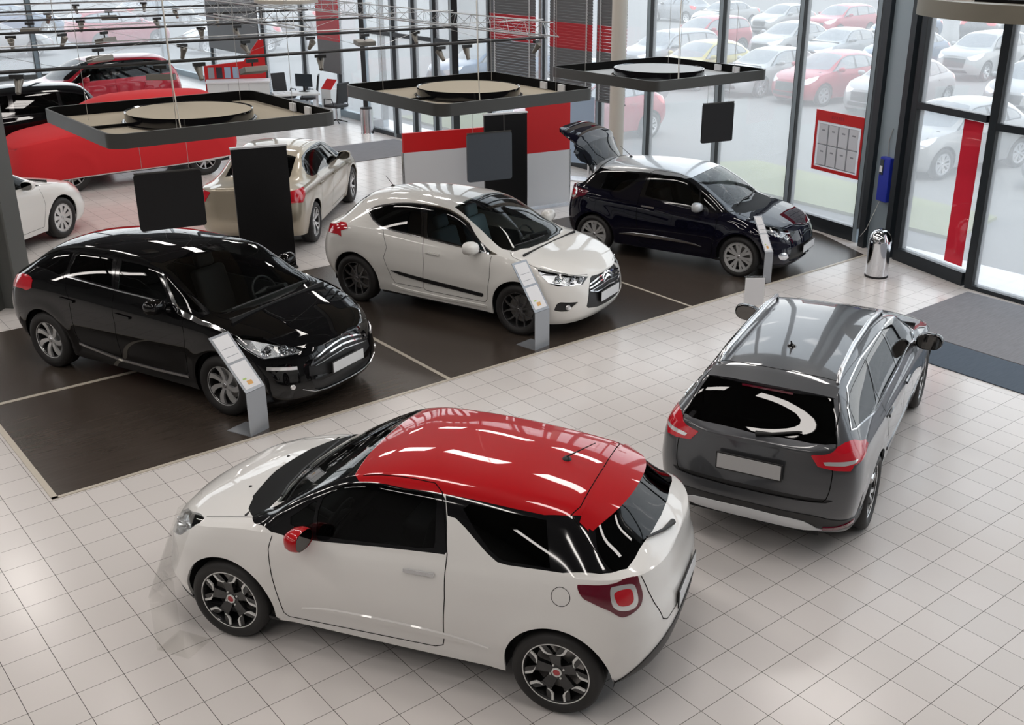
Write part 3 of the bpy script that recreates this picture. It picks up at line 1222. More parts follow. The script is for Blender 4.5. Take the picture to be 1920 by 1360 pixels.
def make_seat(root, x, y, z, m, w=.48, name='front_seat', head=True):
    s = empty(name, (x, y, z))
    s.parent = root
    mb = MB()
    mb.box((.02, 0, .10), (.50, w, .18), ry=-.12)
    mb.build('seat_base', m, s, bevel=.05, smooth=50)
    mb = MB()
    mb.box((-.30, 0, .42), (.14, w * .96, .62), ry=-.30)
    mb.build('seat_back', m, s, bevel=.05, smooth=50)
    if head:
        mb = MB()
        mb.box((-.43, 0, .80), (.09, .26, .17), ry=-.25)
        mb.build('headrest', m, s, bevel=.035, smooth=50)
    return s


def make_cabin(root, D, seatm, lhd=1):
    """floor tub, dashboard, wheel, seats"""
    mid = D['mid']
    zf = D.get('zfloor', .30)
    xs0, xs1 = mid - D['cowl'] + .10, mid - D['tailin']
    hw = D['cabw']
    zb = D['cabz']
    mb = MB()
    mb.box2((xs1, -hw, zf), (xs0, hw, zf + .02))
    mb.box2((xs0, -hw, zf), (xs0 + .02, hw, zb))
    for sg in (-1, 1):
        mb.box2((xs1 + .5, sg * hw, zf), (xs0, sg * (hw - .03), zb - .12))
    mb.build('cabin_tub', 'cabin', root)
    # dashboard
    mb = MB()
    pr = [(0, zb - .30), (-.38, zb - .34), (-.42, zb - .22), (-.36, zb - .08), (-.2, zb - .02), (.05, zb - .03), (.05, zb - .3)]
    n = len(pr)
    x0 = xs0 - .05
    vs = [(x0 + a, -hw + .03, b) for a, b in pr] + [(x0 + a, hw - .03, b) for a, b in pr]
    mb.add(vs, [list(range(n)), list(range(n, 2 * n))[::-1]] + [(i, n + i, n + (i + 1) % n, (i + 1) % n) for i in range(n)])
    mb.build('dashboard', 'cabin', root, bevel=.02, smooth=40)
    mb = MB()
    c = Vector((x0 - .50, lhd * .36, zb - .10))
    tilt = Matrix.Rotation(math.radians(-24), 3, 'Y')
    ring = [c + tilt @ Vector((0, .175 * math.cos(a), .175 * math.sin(a))) for a in [2 * PI * k / 28 for k in range(29)]]
    mb.tube(ring, .014, 8, caps=False)
    mb.tube([c + tilt @ Vector((.0, -.17, 0)), c + tilt @ Vector((.03, 0, 0)), c + tilt @ Vector((0, .17, 0))], [.012, .045, .012], 8)
    mb.tube([c + tilt @ Vector((.02, 0, 0)), c + tilt @ Vector((.0, 0, -.17))], [.03, .012], 8)
    mb.tube([c + tilt @ Vector((.02, 0, 0)), c + tilt @ Vector((.35, 0, -.02))], .03, 8)
    mb.build('steering_wheel', 'trim_black', root, smooth=50)
    xf = D.get('seatx', mid - D['cowl'] - .95)
    for sg in (-1, 1):
        make_seat(root, xf, sg * .36, zf + .08, seatm)
    make_seat(root, xf - .85, 0, zf + .10, seatm, w=1.15, name='rear_bench', head=False)


def number_plate(root, c, rot, m, w=.52, h=.11, name='number_plate'):
    p = MB().box((0, 0, 0), (.008, w + .025, h + .025)).build(name, 'trim_black', root, loc=c, rot=rot, bevel=.002)
    MB().box((.005, 0, 0), (.006, w, h)).build('plate_face', m, p, bevel=.002)
    return p


# ------------------------------------------------------------------ assembling a car


def build_car(D, label, cat, loc, head, group=None, name='car', quality=1.0):
    root = empty(name, loc, head)
    tag(root, label, cat, group)
    D['mid'] = D['fa'] + (D['ra'] - D['fa']) / 2
    q = quality
    B = Body(D, int(30 * q), int(110 * q), int(30 * q), int(26 * q), int(52 * q))
    D['B'] = B
    rw, arch = D['rw'], D['arch']
    for sa in (D['fa'], D['ra']) if D.get('arches', True) else ():
        n = 40
        ring = [(sa + arch * math.cos(PI * k / n), rw + arch * math.sin(PI * k / n)) for k in range(n + 1)]
        ring = [(sa + arch * .985, -.05)] + ring + [(sa - arch * .985, -.05)]
        B.region('arch', 'low', ring)
    for c in D['cuts']:
        lb, mode, pts = c[:3]
        op = c[3] if len(c) > 3 else {}
        if 'r' in op:
            pts = rounded(pts, op['r'])
        B.region(lb, mode, pts, smooth=op.get('smooth', False), only=op.get('only'))
    objs = {}
    for p in D['parts']:
        lb, nm, m = p[:3]
        op = p[3] if len(p) > 3 else {}
        par = objs.get((op['parent'], None)) if 'parent' in op else root
        kw = {'off': op.get('off', 0.0), 'lip': op.get('lip', 0.0)}
        if op.get('two'):
            for sg in (1, -1):
                par = objs.get((op['parent'], sg)) if 'parent' in op else root
                objs[(lb, sg)] = B.part(lb, nm, m, par or root, (sg,), **kw)
                if objs[(lb, sg)] is not None and 'label' in op:
                    objs[(lb, sg)]['label'] = op['label']
        else:
            objs[(lb, None)] = B.part(lb, nm, m, par or root, **kw)
            if objs[(lb, None)] is not None and 'label' in op:
                objs[(lb, None)]['label'] = op['label']
    for sg in (1, -1):
        if not D.get('gaps'):
            break
        mb = MB()
        for g in D['gaps']:
            if quality > .8:
                mb = MB()
            mode, pts = g[:2]
            op = g[2] if len(g) > 2 else {}
            B.ribbon(mb, mode, rounded(pts, op['r']) if 'r' in op else pts, w=op.get('w', .006), side=sg, closed=op.get('closed', False), smooth=op.get('smooth', False))
            if quality > .8:
                mb.build('shut_line', 'gap', root, smooth=180, fixn=False)
        if quality <= .8:
            mb.build('shut_line', 'gap', root, smooth=180, fixn=False)
    for st in D.get('strips', []):
        nm, m, mode, pts, w, th = st[:6]
        op = st[6] if len(st) > 6 else {}
        mb = MB()
        pa = B.path(mode, pts, False, smooth=op.get('smooth', False))
        ww = w
        if isinstance(w, (list, tuple)):
            ww = np.interp(np.linspace(0, 1, len(pa)), np.linspace(0, 1, len(w)), w)
        if abs(pts[0][0]) < .002 and mode == 'front':
            for sg in (1, -1):
                B.strip(mb, pa, ww, op.get('off', th), sg, th)
            mb.build(nm, m, root, smooth=40)
        else:
            for sg in (1, -1):
                mb = MB()
                B.strip(mb, pa, ww, op.get('off', th), sg, th)
                mb.build(nm, m, root, smooth=40)
    # dark underside and wheel housings
    mb = MB()
    L, mid = D['L'], D['mid']
    hw = D['levels'][0][4] - .03
    zu = D.get('zunder', .22)
    mb.box2((mid - D['fa'] - .40, -hw + .14, zu), (mid - D['ra'] + .40, hw - .14, zu + .06))
    mb.box2((mid - D['fa'] - arch - .02, -hw, zu), (mid - D['ra'] + arch + .02, hw, zu + .05))
    mb.box2((mid - .25, -hw * .72, zu), (mid - D['fa'] + arch, hw * .72, zu + .08))
    mb.box2((mid - D['ra'] - arch, -hw * .72, zu + .02), (mid - L + .25, hw * .72, zu + .10))
    for sa in (D['fa'], D['ra']):
        for sg in (-1, 1):
            n = 24
            A = [(mid - sa + (arch + .012) * math.cos(PI * (1.12 * k / n - .06)), (arch + .012) * math.sin(PI * (1.12 * k / n - .06)) + rw) for k in range(n + 1)]
            yo, yi = sg * (D['levels'][1][4] - .035), sg * .42
            vs = [(x, yo, z) for x, z in A] + [(x, yi, z) for x, z in A]
            mb.add(vs, [(k, k + 1, n + 2 + k, n + 1 + k) for k in range(n)] + [[n + 1 + k for k in range(n + 1)]])
    mb.build('underbody', 'rubber', root, fixn=False)
    tw = D['tyre_w']
    ty = D['track'] / 2
    for sa in (D['fa'], D['ra']):
        for sg in (1, -1):
            make_wheel(D['wheel'], rw, D['rim'], tw, root, (mid - sa, sg * ty, rw), sg)
    for sg in (1, -1):
        s_, z_ = D['mirror']
        p, n = B.pt('glass', (s_, z_), 0.0, sg)
        make_mirror(root, p, sg, D['mirror_m'], D.get('mirror_arm', 'gloss_black'), D.get('mirror_sc', 1.0))
    for s_, z_ in D.get('handles', []):
        for sg in (1, -1):
            mb = MB()
            pa = B.path('side', [(s_ - .11, z_), (s_ + .11, z_ + .008)], False)
            B.strip(mb, pa, .024, .022, sg, .016)
            mb.build('door_handle', D.get('handle_m', 'chrome'), root, smooth=40)
    if D.get('cabin', True):
        make_cabin(root, D, D.get('seat_m', 'seat_black'))
    if 'extra' in D:
        D['extra'](root, D, B)
    return root

# ------------------------------------------------------------------ small three-door hatchback (white with a red roof, and midnight with a silver roof)


def hatch_data(body, roof, wheel, mirror_m, open_tail=False):
    D = dict(L=3.948, fa=.80, ra=3.264, rw=.31, arch=.362, rim=.232, tyre_w=.205, track=1.50, wheel=wheel, zunder=.20,
             kb=.035, sm=2.15, flare=.012, crown=2.3, bulge=.012, sig=.03, yrf=.93)
    D['zb'] = [(0, .20), (.3, .17), (.8, .18), (1.2, .21), (2.9, .22), (3.5, .25), (3.95, .31)]
    D['zs'] = [(0, .66), (.12, .70), (.3, .765), (.6, .84), (1.0, .905), (1.5, .915), (2.5, .985), (3.0, 1.01), (3.4, 1.03), (3.65, 1.045), (3.85, 1.02), (3.95, .99)]
    D['zt'] = [(.08, .69), (.2, .765), (.4, .835), (.6, .885), (.78, .925), (.98, .975), (1.1, 1.045), (1.3, 1.17), (1.5, 1.285), (1.7, 1.375), (1.95, 1.43), (2.3, 1.456), (2.7, 1.450), (3.1, 1.42), (3.35, 1.385), (3.48, 1.33), (3.6, 1.22), (3.75, 1.09), (3.86, 1.02), (3.948, .98)]
    D['zr'] = [(.1, .69), (.3, .785), (.6, .86), (.9, .925), (1.08, .975), (1.25, 1.085), (1.5, 1.235), (1.75, 1.35), (2.0, 1.395), (2.4, 1.405), (2.9, 1.38), (3.25, 1.345), (3.4, 1.28), (3.55, 1.16), (3.7, 1.07), (3.9, 1.0)]
    D['yr'] = [(0, .40), (.3, .60), (.8, .69), (1.08, .715), (1.4, .672), (1.75, .628), (2.2, .605), (2.9, .58), (3.25, .56), (3.5, .57), (3.8, .58)]
    D['rr'] = [(0, .30), (.9, .25), (1.15, .06), (1.7, .07), (2.2, .10), (3.0, .10), (3.3, .09), (3.6, .10), (3.9, .2)]
    #          v    g    sf   sr    w     af   nf   ar   nr
    D['levels'] = [(0, 0, .13, 3.82, .795, .55, 2.5, .42, 2.8),
                   (.12, .10, .06, 3.89, .815, .58, 2.5, .42, 2.8),
                   (.35, .35, .00, 3.925, .850, .62, 2.5, .44, 2.8),
                   (.55, .56, .015, 3.92, .857, .66, 2.45, .46, 2.8),
                   (.75, .76, .035, 3.888, .852, .66, 2.55, .48, 2.8),
                   (.90, .90, .06, 3.875, .832, .70, 2.5, .50, 2.8),
                   (1.0, 1.0, .085, 3.862, .800, .74, 2.45, .52, 2.9)]
    D['bumps'] = [(2.1, .36, 1.0, .10, -.012), (2.1, .60, 1.2, .10, .004)]
    A = {}
    dooro = [(1.19, .99), (1.172, .86), (1.19, .587), (1.22, .342), (1.235, .143), (1.27, .09), (1.694, .105), (2.40, .125), (2.46, .16), (2.478, .251), (2.503, .657), (2.500, 1.074), (2.445, 1.526), (2.399, 1.796), (2.33, 1.886), (2.099, 1.913), (1.804, 1.93), (1.40, 1.85), (1.15, 1.70), (1.10, 1.55), (1.17, 1.12)]
    cuts = [
        ('grille_low', 'front', [(-.001, .26), (.50, .27), (.56, .33), (.50, .47), (.36, .50), (-.001, .50)], {'r': .03}),
        ('bonnet', 'sv', [(.125, 3.02), (.13, 2.5), (.165, 2.1), (.27, 1.88), (.46, 1.845), (.553, 1.785), (.765, 1.81), (.965, 1.825), (.847, 1.912), (.773, 2.03), (.72, 2.76), (.71, 3.02)], {}),
        ('cowl', 'sv', [(.715, 3.02), (.725, 2.76), (.778, 2.03), (.85, 1.915), (.97, 1.83), (1.05, 1.98), (1.065, 2.2), (.98, 2.9), (.975, 3.02)], {}),
        ('door', 'sv', dooro, {}),
        ('roof', 'sv', [(1.695, 3.02), (1.70, 2.5), (1.72, 2.15), (1.738, 1.97), (1.79, 1.838), (1.824, 1.815), (2.127, 1.78), (2.63, 1.78), (3.107, 1.777), (3.24, 1.83), (3.32, 1.9), (3.38, 2.0), (3.42, 2.4), (3.43, 3.02)], {}),
        ('windscreen', 'sv', [(.97, 3.02), (.98, 2.9), (1.068, 2.25), (1.07, 2.12), (1.17, 2.10), (1.4, 2.08), (1.725, 2.08), (1.715, 2.2), (1.695, 2.6), (1.69, 3.02)], {}),
        ('pillar', 'sv', [(.95, 1.85), (1.08, 1.594), (1.178, 1.108), (1.294, 1.023), (1.494, 1.028), (2.041, 1.059), (2.482, 1.068), (2.497, 1.11), (2.47, 1.45), (2.435, 1.72), (2.40, 1.785), (2.127, 1.783), (1.824, 1.818), (1.79, 1.84), (1.738, 1.97), (1.725, 2.08), (1.4, 2.08), (1.17, 2.10), (1.05, 1.98)], {}),
        ('pillar', 'sv', [(2.425, 1.782), (2.44, 1.70), (2.465, 1.545), (2.524, 1.53), (2.6, 1.433), (2.773, 1.163), (2.847, 1.073), (2.914, 1.055), (3.03, 1.056), (3.286, 1.061), (3.52, 1.20), (3.585, 1.34), (3.60, 1.42), (3.47, 1.70), (3.40, 1.95), (3.32, 1.90), (3.24, 1.832), (3.1, 1.777), (2.8, 1.78)], {}),
        ('glass_front', 'sv', [(1.543, 1.70), (1.522, 1.518), (1.529, 1.122), (1.733, 1.092), (2.33, 1.108), (2.40, 1.13), (2.405, 1.2), (2.375, 1.70), (2.33, 1.765), (2.127, 1.765), (1.84, 1.80), (1.70, 1.80), (1.60, 1.77)], {}),
        ('glass_vent', 'sv', [(1.311, 1.559), (1.449, 1.694), (1.505, 1.70), (1.49, 1.13), (1.40, 1.17), (1.32, 1.35)], {}),
        ('glass_rear', 'sv', [(2.562, 1.665), (2.669, 1.426), (2.786, 1.214), (2.86, 1.12), (2.91, 1.10), (3.20, 1.10), (3.12, 1.73), (2.722, 1.733), (2.6, 1.73)], {}),
        ('tailgate', 'rear', [(-.01, .62), (.44, .62), (.50, .66), (.56, .80), (.60, .92), (.62, 1.03), (.60, 1.10), (.52, 1.05), (-.01, 1.01)], {}),
        ('tailgate', 'sv', [(3.62, 1.40), (3.68, 1.7), (3.75, 1.0), (3.96, .999), (3.96, 3.02), (3.70, 3.02), (3.70, 2.5), (3.64, 1.9), (3.58, 1.45)], {'only': ('body', 'tailgate')}),
        ('rear_window', 'sv', [(3.40, 3.02), (3.40, 2.0), (3.40, 1.95), (3.47, 1.70), (3.60, 1.39), (3.66, 1.70), (3.685, 1.9), (3.722, 2.5), (3.73, 3.02)], {}),
        ('headlight', 'sv', [(.12, 1.0), (.15, 1.4), (.20, 1.72), (.269, 1.84), (.461, 1.82), (.545, 1.765), (.54, 1.3), (.515, .993), (.366, .867), (.26, .85), (.14, .79), (.115, .88)], {'r': .02}),
        ('fog', 'front', [(.56, .30), (.66, .32), (.70, .40), (.62, .43), (.56, .38)], {'smooth': True}),
        ('tail_lamp', 'sv', [(3.391, .95), (3.42, .966), (3.569, .972), (3.649, .994), (3.71, 1.06), (3.747, .943), (3.769, .844), (3.767, .751), (3.729, .703), (3.672, .693), (3.6, .76), (3.494, .828), (3.43, .869)], {'smooth': True}),
        ('tail_core', 'sv', [(3.595, .932), (3.62, .956), (3.704, .954), (3.733, .906), (3.751, .796), (3.733, .743), (3.669, .747), (3.619, .801)], {'smooth': True, 'only': ('tail_lamp',)}),
        ('tail_ring', 'sv', [(3.624, .911), (3.701, .92), (3.727, .831), (3.712, .786), (3.66, .793), (3.634, .841)], {'smooth': True, 'only': ('tail_core',)}),
        ('diffuser', 'sv', [(3.60, -.05), (3.65, .04), (3.72, .126), (3.82, .235), (3.90, .31), (3.96, .33), (3.96, -.05)], {}),
        ('chin', 'front', [(-.01, .10), (.85, .10), (.84, .235), (.60, .235), (.52, .215), (-.01, .215)], {}),
    ]
    parts = [('body', 'body_shell', body, {'lip': .02}), ('bonnet', 'bonnet', body), ('door', 'door', body, {'two': True}),
             ('pillar', 'window_frame', 'gloss_black', {'two': True, 'lip': .015}), ('cowl', 'cowl_panel', 'cowl_black', {'off': -.002}),
             ('windscreen', 'windscreen', 'glass_clear', {'off': -.003}), ('glass_front', 'door_window', 'glass_dark', {'two': True, 'off': -.004}),
             ('glass_vent', 'vent_window', 'glass_dark', {'two': True, 'off': -.003}), ('glass_rear', 'quarter_window', 'glass_privacy', {'two': True, 'off': -.002}),
             ('headlight', 'headlight', 'lens_clear', {'two': True, 'off': .002}), ('grille_low', 'grille', 'trim_black', {'off': -.02}), ('fog', 'fog_lamp', 'chrome', {'two': True, 'off': -.01}),
             ('tail_lamp', 'tail_light', 'lamp_darkred', {'two': True, 'off': .004, 'lip': .02}),
             ('tail_core', 'tail_light_rim', 'lamp_white', {'two': True, 'off': .006, 'parent': 'tail_lamp'}),
             ('tail_ring', 'tail_light_core', 'lamp_red', {'two': True, 'off': .007, 'parent': 'tail_lamp'}),
             ('diffuser', 'rear_diffuser', 'trim_black', {'off': .008, 'lip': .02}), ('chin', 'front_lip', 'trim_black', {'off': .006, 'lip': .02}),
             ('roof', 'roof', roof, {'off': .0, 'lip': .012, 'label': 'red roof panel' if roof == 'paint_red' else 'silver roof panel'})]
    if open_tail:
        parts += []
    else:
        parts += [('tailgate', 'tailgate', body), ('rear_window', 'rear_window', 'glass_privacy', {'off': -.002})]
    D['cuts'], D['parts'] = cuts, parts
    D['gaps'] = [('sv', dooro[:17], {'w': .007}),
                 ('sv', [(.553, 1.785), (.765, 1.81), (.965, 1.825)], {'w': .005}),
                 ('sv', [(.125, 2.99), (.13, 2.5), (.165, 2.1)], {'w': .005}),
                 ('sv', [(3.26, 1.84), (3.30, 2.0), (3.31, 2.5), (3.315, 2.99)], {'w': .007}), ('sv', [(3.275, 1.84), (3.354, 1.76), (3.468, 1.65), (3.582, 1.343)], {'w': .006}),
                 ('side', [(3.29 + .062 * math.cos(a * PI / 12), .905 + .062 * math.sin(a * PI / 12)) for a in range(24)], {'closed': True, 'w': .004}),
                 ('rear', [(.62, 1.03), (.60, .92), (.56, .80), (.50, .66), (.44, .62), (.001, .62)], {'w': .007})]
    D['strips'] = [('side_moulding', body, 'side', [(1.40, .385), (1.60, .415), (1.90, .425), (2.3, .425), (2.6, .415), (2.80, .395)], (.004, .03, .045, .05, .04, .004), .012, {'smooth': True})]
    if body != 'paint_white':
        D['strips'][0] = ('side_moulding', 'satin_chrome') + D['strips'][0][2:]
    D['mirror'], D['mirror_m'] = (1.46, .945), mirror_m
    D['handles'] = [(2.32, .875)]
    D['cowl'], D['tailin'], D['cabw'], D['cabz'] = 1.0, 3.7, .66, .93
    return D


def hatch_extra(root, D, B):
    mid = D['mid']
    # roof spoiler
    mb = MB()
    n = 24
    top, bot, lead = [], [], []
    for k in range(n + 1):
        y = -.585 + 1.17 * k / n
        a = B.inv('top', (3.33, abs(y) * .95))
        p = B.ev(*a)
        zz = p[2] + .006
        s1 = 3.575 - .17 * (abs(y) / .585) ** 2.4
        lead.append((mid - p[0], y, zz))
        top.append((mid - s1, y * 1.0, zz - .050 - .015 * (abs(y) / .585) ** 2))
        bot.append((mid - s1 + .03, y * .97, zz - .088 - .02 * (abs(y) / .585) ** 2))
    und = [(x - .06, y * .96, z - .055) for x, y, z in lead]
    m = n + 1
    fs = []
    for a, b in ((0, 1), (1, 2), (2, 3)):
        fs += [(a * m + k, a * m + k + 1, b * m + k + 1, b * m + k) for k in range(n)]
    fs += [(0, m, 2 * m, 3 * m), (n, m + n, 2 * m + n, 3 * m + n)]
    mb.add(lead + top + bot + und, fs)
    mb.build('roof_spoiler', D['roof_m'], root, smooth=50)
    # aerial
    p, _ = B.pt('top', (3.06, .02), .0)
    mb = MB()
    mb.lathe([(.001, .022), (.022, .016), (.034, .0), (.034, -.01)], 14, c=(p.x, p.y, p.z))
    mb.tube([(p.x + .01, p.y, p.z + .012), (p.x - .20, p.y, p.z + .155)], [.006, .003], 8)
    mb.build('aerial', 'trim_black', root, smooth=40)
    # bonnet washer jets
    for y in (-.26, .26):
        q, _ = B.pt('top', (.66, abs(y)), 0, 1 if y > 0 else -1)
        MB().lathe([(.001, .008), (.012, .005), (.014, -.004)], 10, c=(q.x, q.y, q.z)).build('washer_jet', 'trim_black', root, smooth=40)
    # wipers
    for pts in ([(1.02, -.45), (1.05, -.10), (1.03, .12)], [(1.035, .05), (1.07, .35), (1.12, .52)]):
        path = []
        for s_, y in pts:
            q, nn = B.pt('top', (s_, abs(y)), .022, 1 if y > 0 else -1)
            path.append(q)
        MB().tube(path, .009, 6).build('wiper', 'trim_black', root, smooth=60)
    # headlight insides
    for sg in (1, -1):
        par = [o for o in root.children if o.name.startswith('headlight') and (o.data.vertices[0].co.y * sg) > 0][0]
        for yy, zz, r in ((.52, .665, .055), (.64, .725, .055)):
            p, nn = B.pt('front', (yy, zz), -.05, sg)
            mb = MB()
            mb.lathe([(r * .35, -.02), (r * .6, .0), (r, .035)], 20, axis='X')
            mb.lathe([(.001, .03), (r * .3, .022), (r * .42, .0)], 16, axis='X')
            mb.build('reflector', 'chrome', par, loc=p, rot=(0, 0, sg * .5), smooth=50)
        mb = MB()
        vs = []
        for yy, zz in ((.30, .62), (.55, .59), (.70, .64), (.78, .72), (.78, .82), (.66, .80), (.45, .72), (.32, .69)):
            p, nn = B.pt('front', (yy, zz), -.055, sg)
            vs.append(p)
        mb.add(vs, [list(range(len(vs)))])
        mb.build('reflector_bowl', 'satin_chrome', par, fixn=False)
    # badge and chevron grille
    for z_, w_ in ((.655, .15), (.625, .18)):
        mb = MB()
        B.strip(mb, B.path('front', [(.0, z_ + .012), (w_ * .5, z_), (w_, z_ - .012)], False), .014, .018, 1, .014)
        B.strip(mb, B.path('front', [(.0, z_ + .012), (w_ * .5, z_), (w_, z_ - .012)], False), .014, .018, -1, .014)
        mb.build('grille_chevron', 'chrome', root, smooth=40)
    number_plate(root, (mid + .005, 0, .42), (0, 0, 0), 'plate_white')
    if D.get('rear_plate', True):
        number_plate(root, (mid - 3.932, 0, .66), (0, 0, PI), 'plate_white')
        p, _ = B.pt('rear', (.001, 1.02), .02, 1)
        mb = MB()
        path = []
        for s_, v_ in ((3.80, 2.97), (3.77, 2.6), (3.70, 2.25)):
            a = B.inv('sv', (s_, v_))
            path.append(B.to_car(B.ev(*a) + B.nrm(*a) * .025, 1))
        mb.tube(path, [.022, .012, .008], 8)
        mb.build('rear_wiper', 'trim_black', root, smooth=60)

# ------------------------------------------------------------------ bodies of the other cars


def base_common(D):
    D.setdefault('kb', .03); D.setdefault('crown', 2.3); D.setdefault('bulge', .012); D.setdefault('sig', .03)
    return D


def estate_data():
    D = dict(L=4.829, fa=1.035, ra=3.85, rw=.335, arch=.385, rim=.240, tyre_w=.225, track=1.60, wheel='pairs', zunder=.20, sm=2.5, flare=.010)
    D['zb'] = [(0, .22), (.4, .19), (1.4, .21), (3.4, .22), (4.4, .26), (4.83, .33)]
    D['zs'] = [(0, .66), (.2, .72), (.5, .80), (1.1, .92), (1.6, .955), (2.8, .99), (3.8, 1.02), (4.3, 1.035), (4.6, 1.03), (4.83, 1.0)]
    D['zt'] = [(.1, .70), (.4, .82), (.8, .91), (1.2, .975), (1.35, 1.01), (1.7, 1.19), (2.05, 1.36), (2.3, 1.43), (2.7, 1.475), (3.2, 1.487), (3.8, 1.47), (4.25, 1.43), (4.40, 1.385), (4.5, 1.30), (4.65, 1.14), (4.75, 1.05), (4.829, 1.01)]
    D['zr'] = [(.1, .69), (.5, .83), (1.0, .93), (1.3, .985), (1.5, 1.07), (1.8, 1.22), (2.1, 1.355), (2.4, 1.41), (2.8, 1.435), (3.4, 1.435), (4.0, 1.41), (4.3, 1.375), (4.45, 1.30), (4.6, 1.16), (4.7, 1.07), (4.8, 1.015)]
    D['yr'] = [(0, .4), (.5, .66), (1.3, .75), (1.7, .70), (2.1, .66), (2.6, .64), (3.4, .62), (4.0, .60), (4.4, .59), (4.7, .64)]
    D['rr'] = [(0, .3), (1.2, .25), (1.5, .06), (2.1, .07), (2.6, .09), (4.2, .09), (4.4, .07), (4.8, .1)]
    D['levels'] = [(0, 0, .12, 4.70, .86, .55, 2.6, .42, 3.0), (.15, .12, .04, 4.79, .885, .6, 2.6, .42, 3.0), (.35, .36, .0, 4.829, .915, .66, 2.6, .42, 3.2),
                   (.55, .56, .02, 4.82, .93, .72, 2.5, .42, 3.2), (.75, .76, .05, 4.80, .925, .78, 2.5, .42, 3.2), (.9, .9, .08, 4.785, .905, .84, 2.4, .44, 3.2), (1.0, 1.0, .11, 4.775, .865, .88, 2.35, .46, 3.3)]
    k = .925
    D['levels'] = [tuple(q * k if n == 4 else q for n, q in enumerate(r)) for r in D['levels']]
    D['yr'] = [(a, b * k) for a, b in D['yr']]
    D['track'] = 1.48
    D['bumps'] = [(2.4, .40, 1.1, .10, -.010)]
    return base_common(D)


def crossback_data():
    D = dict(L=4.53, fa=.93, ra=3.657, rw=.335, arch=.39, rim=.225, tyre_w=.225, track=1.62, wheel='swirl', zunder=.19, sm=2.3, flare=.012)
    D['zb'] = [(0, .19), (.4, .17), (1.4, .20), (3.2, .22), (4.0, .26), (4.53, .33)]
    D['zs'] = [(0, .70), (.15, .755), (.4, .835), (.8, .94), (1.15, 1.01), (1.6, 1.03), (2.5, 1.055), (3.4, 1.075), (3.9, 1.06), (4.3, 1.0), (4.53, .96)]
    D['zt'] = [(.08, .75), (.3, .865), (.6, .955), (.9, 1.015), (1.0, 1.04), (1.2, 1.16), (1.5, 1.32), (1.85, 1.45), (2.2, 1.50), (2.6, 1.513), (3.1, 1.495), (3.5, 1.45), (3.8, 1.39), (3.95, 1.33), (4.1, 1.22), (4.25, 1.11), (4.4, 1.03), (4.53, .97)]
    D['zr'] = [(.1, .74), (.4, .86), (.8, .97), (1.1, 1.03), (1.3, 1.12), (1.6, 1.29), (1.82, 1.395), (2.2, 1.435), (2.6, 1.445), (3.2, 1.42), (3.6, 1.36), (3.9, 1.27), (4.1, 1.16), (4.4, 1.01)]
    D['yr'] = [(0, .4), (.4, .66), (1.1, .78), (1.5, .72), (1.85, .68), (2.3, .64), (3.0, .61), (3.8, .57), (4.2, .58)]
    D['rr'] = [(0, .3), (1.0, .25), (1.25, .06), (1.85, .07), (2.3, .10), (3.8, .10), (4.2, .1), (4.5, .2)]
    D['levels'] = [(0, 0, .10, 4.40, .865, .6, 2.5, .5, 2.7), (.15, .12, .04, 4.48, .89, .62, 2.5, .5, 2.7), (.35, .36, .0, 4.53, .92, .68, 2.5, .52, 2.8),
                   (.55, .56, .015, 4.525, .935, .74, 2.5, .54, 2.8), (.75, .76, .035, 4.50, .932, .78, 2.45, .56, 2.8), (.9, .9, .055, 4.47, .915, .82, 2.4, .58, 2.8), (1.0, 1.0, .08, 4.45, .875, .86, 2.35, .60, 2.8)]
    D['bumps'] = [(2.3, .42, 1.1, .10, -.012)]
    return base_common(D)


def coupe_data():
    D = dict(L=4.275, fa=.86, ra=3.472, rw=.335, arch=.39, rim=.240, tyre_w=.225, track=1.57, wheel='twin_dark', zunder=.20, sm=2.2, flare=.014)
    D['zb'] = [(0, .24), (.3, .20), (1.3, .22), (3.0, .24), (3.8, .29), (4.275, .36)]
    D['zs'] = [(0, .72), (.15, .78), (.4, .86), (.8, .945), (1.15, 1.0), (1.6, 1.015), (2.4, 1.04), (3.0, 1.065), (3.5, 1.07), (3.9, 1.03), (4.275, .95)]
    D['zt'] = [(.08, .77), (.3, .875), (.6, .95), (.85, .995), (1.0, 1.03), (1.3, 1.19), (1.6, 1.34), (1.95, 1.465), (2.3, 1.52), (2.7, 1.533), (3.1, 1.51), (3.45, 1.45), (3.65, 1.39), (3.78, 1.30), (3.92, 1.16), (4.05, 1.06), (4.15, 1.0), (4.275, .96)]
    D['zr'] = [(.1, .76), (.4, .88), (.8, .975), (1.1, 1.02), (1.3, 1.10), (1.6, 1.26), (1.92, 1.40), (2.2, 1.45), (2.6, 1.46), (3.0, 1.43), (3.4, 1.35), (3.65, 1.26), (3.85, 1.13), (4.1, 1.0)]
    D['yr'] = [(0, .4), (.4, .64), (1.1, .74), (1.5, .69), (1.92, .645), (2.3, .62), (3.0, .585), (3.6, .55), (4.0, .56)]
    D['rr'] = [(0, .3), (1.0, .25), (1.2, .06), (1.9, .07), (2.3, .11), (3.5, .12), (3.9, .12), (4.2, .2)]
    D['levels'] = [(0, 0, .10, 4.16, .835, .6, 2.5, .5, 2.6), (.15, .12, .04, 4.23, .86, .62, 2.5, .5, 2.6), (.35, .36, .0, 4.275, .89, .66, 2.5, .52, 2.7),
                   (.55, .56, .01, 4.27, .905, .70, 2.5, .54, 2.7), (.75, .76, .03, 4.245, .90, .74, 2.5, .56, 2.7), (.9, .9, .05, 4.22, .88, .78, 2.45, .58, 2.7), (1.0, 1.0, .075, 4.20, .845, .82, 2.4, .60, 2.7)]
    D['bumps'] = [(2.2, .44, 1.0, .10, -.014)]
    return base_common(D)


